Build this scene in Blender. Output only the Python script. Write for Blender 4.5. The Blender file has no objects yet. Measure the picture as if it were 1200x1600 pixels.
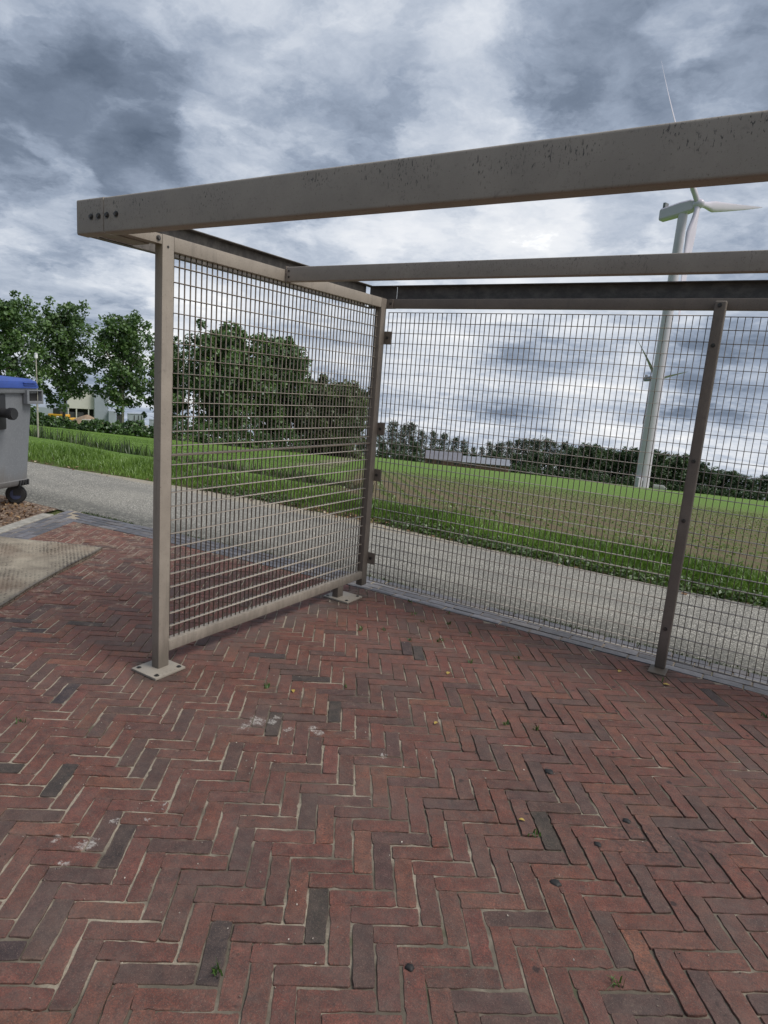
import bpy, bmesh, math, random
import numpy as np
from mathutils import Vector, Matrix

rnd = random.Random(7)
rng = np.random.default_rng(7)
S = bpy.context.scene
COL = S.collection
R = math.radians

# ------------------------------------------------------------------ camera
CAM = Vector((2.494, -2.042, 1.500))
cr = Vector((0.84484439, 0.52958984, 0.07597729))
cu = Vector((-0.1650245, 0.12286516, 0.9786067))
cf = Vector((-0.5089252, 0.8393085, -0.19119725))
cam = bpy.data.objects.new('camera', bpy.data.cameras.new('camera'))
COL.objects.link(cam)
cam.matrix_world = Matrix(((cr.x, cu.x, -cf.x, CAM.x), (cr.y, cu.y, -cf.y, CAM.y),
                           (cr.z, cu.z, -cf.z, CAM.z), (0, 0, 0, 1)))
cam.data.sensor_fit = 'VERTICAL'
cam.data.sensor_height = 36
cam.data.lens = 36 * 1011.7 / 1600
cam.data.clip_start = 0.05
cam.data.clip_end = 6000
S.camera = cam

# ------------------------------------------------------------------ light
S.view_settings.view_transform = 'Standard'
S.view_settings.look = 'None'
S.view_settings.gamma = 1
S.view_settings.exposure = 0.55
SUN_EL, SUN_AZ = R(54), R(78)          # azimuth clockwise from +Y
sun = bpy.data.objects.new('sun', bpy.data.lights.new('sun', 'SUN'))
COL.objects.link(sun)
sun.data.energy = 1.5
sun.data.angle = R(20)
sun.data.color = (1.0, 0.95, 0.88)
sd = Vector((math.sin(SUN_AZ) * math.cos(SUN_EL), math.cos(SUN_AZ) * math.cos(SUN_EL), math.sin(SUN_EL)))
sun.rotation_euler = (-sd).to_track_quat('-Z', 'Y').to_euler()


class NT:
    """tiny node-tree helper"""
    def __init__(s, tree):
        s.t = tree; s.n = tree.nodes; s.l = tree.links

    def add(s, typ, inp=None, **kw):
        nd = s.n.new(typ)
        for k, v in kw.items():
            setattr(nd, k, v)
        for k, v in (inp or {}).items():
            s.set(nd.inputs[k], v)
        return nd

    def set(s, sock, v):
        if isinstance(v, bpy.types.NodeSocket):
            s.l.new(v, sock)
        else:
            sock.default_value = v

    def math(s, op, a, b=0.0, c=None, clamp=False):
        nd = s.n.new('ShaderNodeMath'); nd.operation = op; nd.use_clamp = clamp
        s.set(nd.inputs[0], a); s.set(nd.inputs[1], b)
        if c is not None: s.set(nd.inputs[2], c)
        return nd.outputs[0]

    def vmath(s, op, a, b=(0, 0, 0), out=0):
        nd = s.n.new('ShaderNodeVectorMath'); nd.operation = op
        s.set(nd.inputs[0], a)
        if op == 'SCALE': s.set(nd.inputs[3], b)
        else: s.set(nd.inputs[1], b)
        return nd.outputs[out]

    def noise(s, vec, scale, detail=4, rough=0.5, dist=0.0, out=0):
        nd = s.add('ShaderNodeTexNoise', {'Scale': scale, 'Detail': detail, 'Roughness': rough, 'Distortion': dist})
        if vec is not None: s.l.new(vec, nd.inputs['Vector'])
        return nd.outputs[out]

    def ramp(s, fac, stops, interp='LINEAR'):
        nd = s.n.new('ShaderNodeValToRGB'); s.set(nd.inputs[0], fac)
        e = nd.color_ramp.elements; nd.color_ramp.interpolation = interp
        while len(e) < len(stops): e.new(0.5)
        for el, (p, c) in zip(e, stops):
            el.position = p
            el.color = (c, c, c, 1) if isinstance(c, (int, float)) else (*c, 1)
        return nd.outputs[0]

    def mix(s, fac, a, b, mode='MIX'):
        nd = s.n.new('ShaderNodeMix'); nd.data_type = 'RGBA'; nd.blend_type = mode; nd.clamp_factor = True
        s.set(nd.inputs[0], fac)
        s.set(nd.inputs[6], a if not isinstance(a, tuple) else (*a, 1)); s.set(nd.inputs[7], b if not isinstance(b, tuple) else (*b, 1))
        return nd.outputs[2]

    def smooth(s, v, a, b, lo=0.0, hi=1.0):
        nd = s.n.new('ShaderNodeMapRange'); nd.interpolation_type = 'SMOOTHSTEP'
        s.set(nd.inputs[0], v); nd.inputs[1].default_value = a; nd.inputs[2].default_value = b
        nd.inputs[3].default_value = lo; nd.inputs[4].default_value = hi
        return nd.outputs[0]


# ------------------------------------------------------------------ sky
W = bpy.data.worlds.new('World'); S.world = W; W.use_nodes = True
W.node_tree.nodes.clear()
w = NT(W.node_tree)
tc = w.add('ShaderNodeTexCoord').outputs['Generated']
sep = w.add('ShaderNodeSeparateXYZ', {0: tc})
# the ground falls away from the yard, so the air is seen to below the level horizon
zup = w.math('MAXIMUM', sep.outputs[2], 0.03)
cmb = w.add('ShaderNodeCombineXYZ', {0: sep.outputs[0], 1: sep.outputs[1], 2: zup})
sky = w.add('ShaderNodeTexSky', {'Vector': cmb.outputs[0]}, sky_type='NISHITA', sun_disc=False,
            sun_elevation=SUN_EL, sun_rotation=SUN_AZ)
# cloud layer: direction projected on a flat layer overhead
den = w.math('ADD', w.math('MAXIMUM', sep.outputs[2], -0.14), 0.24)
cx = w.math('DIVIDE', sep.outputs[0], den); cy = w.math('DIVIDE', sep.outputs[1], den)
cv = w.add('ShaderNodeCombineXYZ', {0: cx, 1: cy, 2: 3.1}).outputs[0]
warp = w.vmath('SCALE', w.vmath('SUBTRACT', w.noise(cv, 2.2, 6, 0.6, out=1), (0.5, 0.5, 0.5)), 0.50)
big = w.noise(w.vmath('ADD', cv, warp), 0.85, 8, 0.52)
fine = w.noise(w.vmath('ADD', cv, w.vmath('SCALE', warp, 0.8)), 3.6, 12, 0.62)
val = w.math('ADD', w.math('MULTIPLY', big, 0.45), w.math('MULTIPLY', fine, 0.55))
val = w.math('MULTIPLY_ADD', w.math('SUBTRACT', val, 0.5), 1.25, 0.50)
warp2 = w.vmath('SCALE', w.vmath('SUBTRACT', w.noise(cv, 7.0, 8, 0.62, out=1), (0.5, 0.5, 0.5)), 0.16)
# torn cloud edges: two layers of scud with crisp borders
cw = w.vmath('ADD', cv, w.vmath('ADD', w.vmath('SCALE', warp, 0.7), warp2))
sc1 = w.smooth(w.noise(w.vmath('ADD', cw, (7.3, 1.1, 0.0)), 1.7, 9, 0.55), 0.47, 0.60)
sc2 = w.smooth(w.noise(w.vmath('ADD', cw, (2.3, 5.7, 0.0)), 3.4, 9, 0.58), 0.46, 0.62)
val = w.math('ADD', val, w.math('ADD', w.math('MULTIPLY', w.math('SUBTRACT', sc1, 0.5), -0.12), w.math('MULTIPLY', w.math('SUBTRACT', sc2, 0.5), -0.11)))
# broad light and dark cloud banks (direction, radius in degrees, strength)
wd = w.vmath('NORMALIZE', w.vmath('ADD', tc, w.vmath('ADD', w.vmath('SCALE', warp, 0.24), w.vmath('SCALE', warp2, 0.45))))
def pxdir(x, y):
    d = cr * ((x - 600) / 1011.7) - cu * ((y - 800) / 1011.7) + cf
    return d.normalized()
BANKS = [((40, 130), 10, -0.17), ((170, 165), 5, -0.12), ((0, 215), 5, -0.08), ((330, 60), 6, 0.06), ((60, 400), 8, -0.13), ((30, 300), 4.5, 0.24), ((140, 225), 4, 0.12),
         ((225, 268), 3.6, -0.22), ((650, 205), 6, -0.10), ((500, 215), 5, -0.08), ((420, 60), 9, 0.02), ((560, 120), 9, 0.05),
         ((960, 110), 7.5, -0.16), ((860, 130), 4.5, -0.13), ((1150, 70), 7, -0.13), ((770, 110), 5.5, 0.14), ((1110, 150), 4, 0.12), ((1085, 40), 2.4, 0.16), ((700, 380), 9, 0.16),
         ((900, 370), 8, 0.14), ((340, 480), 9, 0.14), ((970, 345), 2.6, -0.20), ((150, 430), 5, -0.10), ((200, 470), 5, 0.06),
         ((1150, 590), 4.5, -0.22), ((1060, 580), 3.5, -0.14),
         ((700, 620), 6, 0.06), ((950, 650), 5, 0.08), ((1150, 690), 5, 0.10)]
UNSEEN_BANKS = [((0.82, 0.05, 0.55), 52, 0.50), ((0.3, 0.2, 0.93), 26, 0.22), ((-0.25, -0.95, 0.25), 62, -0.34)]      # unseen banks added to shape the light: bright overhead and right, dark behind
for xy, rad, amp in BANKS + UNSEEN_BANKS:
    d = pxdir(*xy) if len(xy) == 2 else Vector(xy).normalized()
    dot = w.vmath('DOT_PRODUCT', wd, tuple(d), out=1)
    val = w.math('ADD', val, w.smooth(dot, math.cos(R(rad * 1.25)), math.cos(R(rad * 0.45)), 0.0, amp))
# thin flat bands towards the horizon
band = w.noise(w.vmath('MULTIPLY', w.vmath('ADD', tc, w.vmath('SCALE', warp, 0.03)), (3.0, 3.0, 26.0)), 1.0, 5, 0.5)
bz = w.smooth(sep.outputs[2], 0.22, 0.02)
val = w.math('ADD', val, w.math('MULTIPLY', bz, w.math('MULTIPLY_ADD', w.math('SUBTRACT', band, 0.5), 0.90, 0.03)))
cloud = w.ramp(val, [(0.00, (0.78, 1.02, 1.44)), (0.25, (1.32, 1.64, 2.20)), (0.42, (2.25, 2.66, 3.38)),
                     (0.57, (3.42, 3.82, 4.5)), (0.72, (4.8, 5.1, 5.6)), (0.92, (6.4, 6.5, 6.7)), (1.0, (8.0, 8.0, 8.0))])
cover = w.ramp(val, [(0.0, 1.0), (0.8, 0.97), (1.0, 0.9)])
col = w.mix(cover, w.vmath('SCALE', sky.outputs[0], 0.6), cloud)
bg = w.add('ShaderNodeBackground', {'Color': col, 'Strength': 0.1})
w.l.new(bg.outputs[0], w.add('ShaderNodeOutputWorld').inputs[0])


# ------------------------------------------------------------------ helpers
def new_obj(name, me, mat=None, parent=None):
    o = bpy.data.objects.new(name, me)
    COL.objects.link(o)
    if mat is not None:
        for m in (mat if isinstance(mat, (list, tuple)) else [mat]):
            me.materials.append(m)
    if parent is not None: o.parent = parent
    return o


def tag(o, label=None, cat=None, group=None, kind=None):
    if label: o['label'] = label
    if cat: o['category'] = cat
    if group: o['group'] = group
    if kind: o['kind'] = kind
    return o


def empty(name, loc, rz=0.0):
    o = bpy.data.objects.new(name, None)
    COL.objects.link(o)
    o.empty_display_size = 0.2
    o.location = loc; o.rotation_euler = (0, 0, rz)
    return o


def copy_tree(o, parent=None):
    c = o.copy(); COL.objects.link(c)
    if parent is not None: c.parent = parent
    for ch in [q for q in bpy.data.objects if q.parent == o]:
        copy_tree(ch, c)
    return c


def fast_mesh(name, V, F, smooth=False, col=None, mats=None):
    """V (n,3) array, F list of equal-length index rows (array) or python list"""
    me = bpy.data.meshes.new(name)
    V = np.asarray(V, dtype=np.float32)
    if isinstance(F, np.ndarray):
        k = F.shape[1]; nf = len(F)
        me.vertices.add(len(V)); me.vertices.foreach_set('co', V.ravel())
        me.loops.add(nf * k); me.loops.foreach_set('vertex_index', F.astype(np.int32).ravel())
        me.polygons.add(nf)
        me.polygons.foreach_set('loop_start', np.arange(0, nf * k, k, dtype=np.int32))
        me.update(calc_edges=True)
    else:
        me.from_pydata([tuple(v) for v in V], [], F)
        me.update()
    if smooth:
        me.polygons.foreach_set('use_smooth', np.ones(len(me.polygons), dtype=bool))
    if col is not None:
        a = me.color_attributes.new('tone', 'FLOAT_COLOR', 'POINT')
        c4 = np.ones((len(V), 4), dtype=np.float32); c4[:, :3] = col
        a.data.foreach_set('color', c4.ravel())
    if mats is not None:
        me.polygons.foreach_set('material_index', np.asarray(mats, dtype=np.int32))
    me.validate()
    return me


class MB:
    """collects shapes in one bmesh"""
    def __init__(s): s.bm = bmesh.new()

    def join(s, b2, mtx=None):
        if mtx is not None: bmesh.ops.transform(b2, matrix=mtx, verts=b2.verts)
        me = bpy.data.meshes.new('tmp'); b2.to_mesh(me); b2.free()
        s.bm.from_mesh(me); bpy.data.meshes.remove(me)
        return s

    def box(s, x0, x1, y0, y1, z0, z1, bev=0.0, seg=2, mtx=None):
        b = bmesh.new()
        bmesh.ops.create_cube(b, size=1)
        for v in b.verts:
            v.co = Vector(((x0 + x1) / 2 + v.co.x * (x1 - x0), (y0 + y1) / 2 + v.co.y * (y1 - y0), (z0 + z1) / 2 + v.co.z * (z1 - z0)))
        if bev > 0:
            bmesh.ops.bevel(b, geom=list(b.edges), offset=bev, segments=seg, affect='EDGES', profile=0.6)
        return s.join(b, mtx)

    def cyl(s, p0, p1, r0, r1=None, n=16, bev=0.0):
        r1 = r0 if r1 is None else r1
        p0 = Vector(p0); p1 = Vector(p1); d = p1 - p0
        b = bmesh.new()
        bmesh.ops.create_cone(b, cap_ends=True, segments=n, radius1=r0, radius2=r1, depth=d.length)
        if bev > 0:
            bmesh.ops.bevel(b, geom=[e for e in b.edges if all(abs(abs(v.co.z) - d.length / 2) < 1e-6 for v in e.verts)],
                            offset=bev, segments=2, affect='EDGES')
        m = Matrix.Translation((p0 + p1) / 2) @ d.to_track_quat('Z', 'Y').to_matrix().to_4x4()
        return s.join(b, m)

    def sphere(s, c, r, sc=(1, 1, 1), u=16, v=10):
        b = bmesh.new()
        bmesh.ops.create_uvsphere(b, u_segments=u, v_segments=v, radius=r)
        return s.join(b, Matrix.Translation(c) @ Matrix.Diagonal((*sc, 1)))

    def prof(s, pts, axis, a0, a1):
        """closed 2-D profile extruded along axis 0 (pts = y,z) or 1 (pts = x,z)"""
        b = bmesh.new()
        def mk(p, a): return (a, p[0], p[1]) if axis == 0 else (p[0], a, p[1])
        A = [b.verts.new(mk(p, a0)) for p in pts]; B = [b.verts.new(mk(p, a1)) for p in pts]
        n = len(pts)
        b.faces.new(A); b.faces.new(B)
        for i in range(n): b.faces.new((A[i], A[(i + 1) % n], B[(i + 1) % n], B[i]))
        bmesh.ops.recalc_face_normals(b, faces=b.faces)
        return s.join(b)

    def loft(s, rings, cap=True):
        b = bmesh.new()
        L = [[b.verts.new(p) for p in r] for r in rings]
        n = len(rings[0])
        for A, B in zip(L, L[1:]):
            for i in range(n): b.faces.new((A[i], A[(i + 1) % n], B[(i + 1) % n], B[i]))
        if cap: b.faces.new(L[0]); b.faces.new(L[-1])
        bmesh.ops.recalc_face_normals(b, faces=b.faces)
        return s.join(b)

    def build(s, name, mat, parent=None, smooth=False, angle=40):
        me = bpy.data.meshes.new(name)
        bmesh.ops.recalc_face_normals(s.bm, faces=s.bm.faces)
        s.bm.to_mesh(me); s.bm.free()
        if smooth:
            for p in me.polygons: p.use_smooth = True
            me.set_sharp_from_angle(angle=R(angle))
        return new_obj(name, me, mat, parent)


def mat_new(name):
    m = bpy.data.materials.new(name); m.use_nodes = True
    m.node_tree.nodes.clear()
    t = NT(m.node_tree)
    b = t.add('ShaderNodeBsdfPrincipled')
    t.l.new(b.outputs[0], t.add('ShaderNodeOutputMaterial').inputs[0])
    return m, t, b


def bump(t, b, h, strength=0.3, dist=0.01):
    n = t.add('ShaderNodeBump', {'Strength': strength, 'Distance': dist, 'Height': h})
    t.l.new(n.outputs[0], b.inputs['Normal'])


def pos(t): return t.add('ShaderNodeNewGeometry').outputs['Position']


def simple(name, c, rough=0.6, var=0.15, scale=8.0, metal=0.0, bmp=0.0, spec=0.5):
    m, t, b = mat_new(name)
    p = t.add('ShaderNodeTexCoord').outputs['Object']
    n = t.noise(p, scale, 6, 0.6)
    f = t.smooth(n, 0.3, 0.7)
    c0 = tuple(x * (1 - var) for x in c); c1 = tuple(min(1, x * (1 + var)) for x in c)
    t.set(b.inputs['Base Color'], t.mix(f, c0, c1))
    t.set(b.inputs['Roughness'], t.smooth(n, 0.2, 0.8, rough - 0.08, rough + 0.08))
    b.inputs['Metallic'].default_value = metal
    b.inputs['Specular IOR Level'].default_value = spec
    if bmp: bump(t, b, t.noise(p, scale * 6, 3), bmp, 0.01)
    return m


# --- painted steel of the shelter
def paint(name, base, streak=0.0, grime=0.0, foot=False):
    m, t, b = mat_new(name)
    p = pos(t)
    sp = t.add('ShaderNodeSeparateXYZ', {0: p})
    grain = t.noise(p, 900, 2, 0.6)
    cloudn = t.noise(p, 6, 5, 0.6)
    c = t.mix(t.smooth(cloudn, 0.3, 0.75), tuple(x * 0.90 for x in base), tuple(x * 1.08 for x in base))
    c = t.mix(t.smooth(grain, 0.35, 0.7), t.mix(1.0, c, (0.86, 0.86, 0.86), 'MULTIPLY'), c)
    if streak:
        # run marks: cells short along the beam and long down it, gathered in patches
        q = t.vmath('MULTIPLY', p, (190, 190, 62))
        s1 = t.smooth(t.noise(q, 1.0, 3, 0.62, 0.4), 0.585, 0.66)
        q2 = t.vmath('MULTIPLY', p, (70, 70, 24))
        s2 = t.smooth(t.noise(q2, 1.0, 4, 0.7, 0.8), 0.61, 0.70)
        patch = t.smooth(t.noise(t.vmath('MULTIPLY', p, (5.0, 5.0, 9.0)), 1.0, 4, 0.6), 0.44, 0.58)
        up = t.smooth(sp.outputs[2], 2.04, 2.13, 0.35, 1.0)
        s = t.math('MULTIPLY', t.math('MAXIMUM', s1, s2), t.math('MULTIPLY', patch, up))
        c = t.mix(t.math('MULTIPLY', s, streak), c, (0.045, 0.043, 0.045))
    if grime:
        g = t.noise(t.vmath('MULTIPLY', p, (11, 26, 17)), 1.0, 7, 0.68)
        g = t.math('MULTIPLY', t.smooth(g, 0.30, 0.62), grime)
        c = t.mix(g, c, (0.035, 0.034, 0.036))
    if foot:
        # splash dirt near the ground, ragged upper edge, and faint rain film
        sd_ = t.math('ADD', sp.outputs[2], t.math('MULTIPLY', t.noise(t.vmath('MULTIPLY', p, (30, 30, 6)), 1.0, 5, 0.65), -0.22))
        c = t.mix(t.smooth(sd_, 0.10, -0.08, 0.0, 0.6), c, (0.075, 0.062, 0.05))
        film = t.noise(t.vmath('MULTIPLY', p, (26, 26, 2.2)), 1.0, 5, 0.6)
        c = t.mix(t.smooth(film, 0.52, 0.70, 0.0, 0.30), c, (0.12, 0.105, 0.092))
    # specks of dirt and rust
    v = t.noise(p, 130, 3, 0.7)
    c = t.mix(t.smooth(v, 0.61, 0.70, 0, 0.6), c, (0.09, 0.068, 0.054))
    c = t.mix(t.smooth(t.noise(p, 34, 6, 0.7), 0.56, 0.72, 0, 0.32), c, (0.10, 0.092, 0.085))
    t.set(b.inputs['Base Color'], c)
    t.set(b.inputs['Roughness'], t.smooth(cloudn, 0.2, 0.8, 0.46, 0.66))
    b.inputs['Specular IOR Level'].default_value = 0.35
    bump(t, b, grain, 0.10, 0.002)
    return m


M = {}
M['paint'] = paint('taupe_paint', (0.345, 0.302, 0.256), 0.0, 0.0, True)
M['paint_post'] = paint('weathered_brown_paint', (0.225, 0.190, 0.160), 0.0, 0.12, True)
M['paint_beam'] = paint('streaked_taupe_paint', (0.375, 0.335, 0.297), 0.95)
M['paint_dirty_shaded'] = paint('grimy_shaded_taupe_paint', (0.20, 0.18, 0.162), 0.0, 0.55)  # grime, plus the shade of the unlit channel interior in a darker base
M['paint_plate'] = paint('plate_paint', (0.33, 0.295, 0.25))
M['mesh'] = paint('mesh_bar_skylit_paint', (0.40, 0.35, 0.295), 0.0, 0.03)  # sky light on the bar tops put into a lighter paint
M['mesh_rod_shaded'] = paint('mesh_rod_shaded_paint', (0.185, 0.155, 0.128), 0.0, 0.12)  # same paint as the bars, darkened to carry the rods' shade
M['bolt'] = simple('steel_bolt', (0.10, 0.095, 0.09), 0.4, 0.3, 60, 0.7)
M['hole'] = simple('opening_shade', (0.02, 0.02, 0.02), 0.7)  # near-black colour stands for the shade inside holes and pockets
M['white'] = simple('turbine_white', (0.56, 0.525, 0.61), 0.35, 0.04, 0.2)
M['turb_backlit'] = simple('turbine_backlit_grey', (0.25, 0.24, 0.30), 0.4, 0.04, 0.2)  # backlit side of the distant turbine put into a darker grey
M['turb_dark'] = simple('turbine_grey', (0.16, 0.17, 0.18), 0.5, 0.1, 0.5)


# ------------------------------------------------------------------ terrain
def sstep(a, b, x):
    t = np.clip((x - a) / (b - a), 0, 1); return t * t * (3 - 2 * t)


def terr(x, y):
    x = np.asarray(x, float); y = np.asarray(y, float)
    # the yard and road lie level; past the road the land falls away evenly
    z = -0.03 + sstep(3.9, 9.0, y) * (0.0257 * x - 0.110 * (y - 4.2))
    # ditch beside the road on the left
    yc = 6.9 + 0.12 * (x + 12)
    wl = sstep(-4.0, -7.5, x)
    z = z - 0.34 * wl * np.exp(-((y - yc) / 0.75) ** 2)
    # low verge bank
    z = z + 0.06 * sstep(4.0, 4.5, y) * sstep(6.5, 5.2, y)
    return z


def at(px, dist):
    """ground point straight under a sight line, dist metres from the camera"""
    d = pxdir(px[0], px[1]); h = Vector((d.x, d.y)).normalized()
    x = CAM.x + h.x * dist; y = CAM.y + h.y * dist
    return Vector((x, y, float(terr(x, y))))


# ground sheet ------------------------------------------------------
def axis_pts(lo, hi, c0, c1, fine, grow=1.14):
    a = list(np.arange(c0, c1 + 1e-6, fine)); s = fine; p = a[-1]
    while p < hi: s *= grow; p += s; a.append(p)
    s = fine; p = a[0]; b = []
    while p > lo: s *= grow; p -= s; b.append(p)
    return np.array(b[::-1] + a)


gx = axis_pts(-1600, 1600, -20, 8, 0.4); gy = axis_pts(-300, 2600, 3.5, 12, 0.16)
XX, YY = np.meshgrid(gx, gy)
ZZ = terr(XX, YY)
near = sstep(4.1, 5.0, YY) * sstep(80, 20, YY)
ZZ += near * (0.035 * np.sin(XX * 1.7 + 2 * np.sin(YY * 1.1)) * np.sin(YY * 2.3 + XX * 0.6)) * 0.6
nx, ny = len(gx), len(gy)
idx = np.arange(nx * ny).reshape(ny, nx)
F = np.stack([idx[:-1, :-1], idx[:-1, 1:], idx[1:, 1:], idx[1:, :-1]], -1).reshape(-1, 4)
me = fast_mesh('ground', np.stack([XX.ravel(), YY.ravel(), ZZ.ravel()], 1), F, smooth=True)
mg, t, b = mat_new('field_and_meadow')
p = pos(t); sp = t.add('ShaderNodeSeparateXYZ', {0: p}); px_, py_ = sp.outputs[0], sp.outputs[1]
nA = t.noise(p, 1.3, 8, 0.65); nB = t.noise(p, 14, 6, 0.7); nC = t.noise(p, 0.06, 4, 0.55); nD = t.noise(p, 60, 4, 0.7)
grass = t.mix(t.smooth(nB, 0.3, 0.7), (0.080, 0.145, 0.024), (0.150, 0.255, 0.050))
grass = t.mix(t.smooth(nA, 0.45, 0.75, 0, 0.45), grass, (0.13, 0.20, 0.05))
soil = t.mix(t.smooth(nB, 0.3, 0.72), (0.125, 0.088, 0.058), (0.230, 0.168, 0.112))
soil = t.mix(t.smooth(nD, 0.5, 0.75, 0, 0.5), soil, (0.22, 0.17, 0.12))
# crop rows: across-row coordinate
RA = R(-33); rdx, rdy = math.sin(RA), math.cos(RA)
ROWP = 0.42
across = t.math('ADD', t.math('MULTIPLY', px_, rdy), t.math('MULTIPLY', py_, -rdx))
rowp = t.math('ADD', t.math('MULTIPLY', across, 2 * math.pi / ROWP), t.math('MULTIPLY', t.math('SUBTRACT', nA, 0.5), 1.2))
row = t.smooth(t.math('SINE', rowp), 0.1, 0.9)
crop = t.mix(t.smooth(nB, 0.3, 0.7), (0.075, 0.125, 0.028), (0.125, 0.195, 0.050))
cover = t.math('MULTIPLY', row, t.smooth(nB, 0.36, 0.6))
soil = t.mix(t.smooth(t.noise(p, 28, 5, 0.7), 0.42, 0.66, 0.0, 0.6), soil, (0.105, 0.135, 0.045))
fieldc = t.mix(t.math('MULTIPLY', cover, 0.8), soil, crop)
# the crop closes over towards the far end of the field
along = t.math('ADD', t.math('MULTIPLY', px_, rdx), t.math('MULTIPLY', py_, rdy))
close = t.math('ADD', t.smooth(along, 15, 42, 0.04, 0.97), t.math('MULTIPLY', t.math('SUBTRACT', nC, 0.5), 0.5), clamp=True)
fieldc = t.mix(close, fieldc, t.mix(nB, (0.100, 0.180, 0.034), (0.155, 0.250, 0.054)))
# field lies right of a line along the rows and beyond the verge
FL0 = at((505, 765), 13.5)
ac0 = FL0.x * rdy - FL0.y * rdx
edge = t.math('ADD', across, t.math('MULTIPLY', t.math('SUBTRACT', nA, 0.5), 0.8))
mk = t.math('MULTIPLY', t.smooth(edge, ac0, ac0 + 0.5), t.smooth(t.math('ADD', py_, t.math('MULTIPLY', nA, 0.8)), 4.75, 5.3))
# sandy farm track left of the field
tr = t.math('MULTIPLY', t.smooth(edge, ac0 - 2.6, ac0 - 2.0), t.smooth(edge, ac0 - 0.3, ac0 - 0.9))
tr = t.math('MULTIPLY', tr, t.math('MULTIPLY', t.smooth(py_, 14, 22), t.smooth(nA, 0.25, 0.5)))
c = t.mix(mk, grass, fieldc)
c = t.mix(t.math('MULTIPLY', tr, 0.7), c, (0.26, 0.225, 0.165))
# bare soil along the tarmac edge
eb = t.math('MULTIPLY', t.smooth(py_, 4.35, 4.0), t.smooth(nB, 0.35, 0.6))
c = t.mix(eb, c, (0.085, 0.06, 0.04))
t.set(b.inputs['Base Color'], c)
b.inputs['Roughness'].default_value = 0.9; b.inputs['Specular IOR Level'].default_value = 0.15
bump(t, b, t.math('ADD', nB, t.math('MULTIPLY', nD, 0.5)), 0.8, 0.05)
tag(new_obj('ground', me, mg), kind='structure')

# road --------------------------------------------------------------
def sheet(name, poly, z, mat, kind='structure', sub=0, thick=0.0):
    bm = bmesh.new()
    vs = [bm.verts.new((x, y, z)) for x, y in poly]
    f = bm.faces.new(vs)
    if f.normal.z < 0: bmesh.ops.reverse_faces(bm, faces=[f])
    if thick:
        r = bmesh.ops.extrude_face_region(bm, geom=[f])
        for v in r['geom']:
            if isinstance(v, bmesh.types.BMVert): v.co.z -= thick
        bmesh.ops.recalc_face_normals(bm, faces=bm.faces)
    me = bpy.data.meshes.new(name); bm.to_mesh(me); bm.free()
    return tag(new_obj(name, me, mat), kind=kind)


mr, t, b = mat_new('chip_seal_road')
p = pos(t); sp = t.add('ShaderNodeSeparateXYZ', {0: p})
v = t.add('ShaderNodeTexVoronoi', {'Scale': 85.0}); t.l.new(p, v.inputs['Vector'])
sv = t.add('ShaderNodeSeparateColor', {0: v.outputs['Color']}).outputs[0]
n1 = t.noise(p, 1.1, 6, 0.6); n2 = t.noise(p, 40, 4, 0.7)
stone = t.ramp(sv, [(0.0, (0.14, 0.136, 0.125)), (0.4, (0.30, 0.287, 0.255)), (0.75, (0.42, 0.40, 0.35)), (1.0, (0.58, 0.56, 0.50))])
c = t.mix(t.smooth(v.outputs['Distance'], 0.25, 0.75), stone, (0.13, 0.124, 0.11))
c = t.mix(t.smooth(n1, 0.35, 0.7, 0.0, 0.35), c, (0.38, 0.36, 0.31))
wear = t.noise(t.vmath('MULTIPLY', p, (0.35, 2.6, 1.0)), 1.0, 5, 0.6)
c = t.mix(t.smooth(wear, 0.46, 0.66, 0.0, 0.5), c, (0.17, 0.165, 0.15))
crk = t.add('ShaderNodeTexVoronoi', {'Scale': 1.1}, feature='DISTANCE_TO_EDGE'); t.l.new(t.vmath('ADD', p, t.vmath('SCALE', t.noise(p, 2.5, 6, 0.65, out=1), 0.55)), crk.inputs['Vector'])
c = t.mix(t.math('MULTIPLY', t.smooth(crk.outputs['Distance'], 0.010, 0.003), t.smooth(n1, 0.52, 0.62, 0.0, 0.6)), c, (0.06, 0.057, 0.05))
# damp dark margin with moss on the side of the yard
ed = t.math('ADD', t.math('SUBTRACT', sp.outputs[1], t.math('MULTIPLY', sp.outputs[0], 0.055)), t.math('MULTIPLY', n1, -0.25))
damp = t.math('MULTIPLY', t.smooth(ed, 2.55, 2.10), t.smooth(n2, 0.3, 0.6))
c = t.mix(t.math('MULTIPLY', damp, 0.75), c, (0.05, 0.052, 0.045))
# pale crumbling far edge
far = t.math('MULTIPLY', t.smooth(ed, 3.58, 3.75), t.smooth(n2, 0.35, 0.55))
c = t.mix(t.math('MULTIPLY', far, 0.8), c, (0.36, 0.31, 0.23))
t.set(b.inputs['Base Color'], c); b.inputs['Roughness'].default_value = 0.85
bump(t, b, t.math('MULTIPLY', v.outputs['Distance'], -1.0), 0.6, 0.006)
nearE = [(-40, -0.6), (-12, 1.25), (-7, 1.6), (-3.7, 1.80), (-2.42, 1.86), (-0.9, 1.98), (0.2, 2.10), (1.57, 2.16), (3.2, 2.20), (30, 3.2)]
farE = [(30, 5.0), (5, 3.93), (2.58, 3.88), (1.2, 3.84), (0.1, 3.90), (-1.4, 3.99), (-3.0, 3.92), (-4.7, 3.72), (-7.03, 3.34), (-12, 2.5), (-40, -1.5)]
xr = np.concatenate([np.linspace(-40, -12, 15)[:-1], np.linspace(-12, 6, 73), np.linspace(6, 30, 13)[1:]])
fq = sorted(farE)
yn = np.interp(xr, [a[0] for a in nearE], [a[1] for a in nearE]); yf = np.interp(xr, [a[0] for a in fq], [a[1] for a in fq])
yn = yn + 0.02 * np.sin(xr * 3.1) * np.sin(xr * 1.3); yf = yf + 0.03 * np.sin(xr * 2.3) * np.sin(xr * 0.9 + 1)
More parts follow.
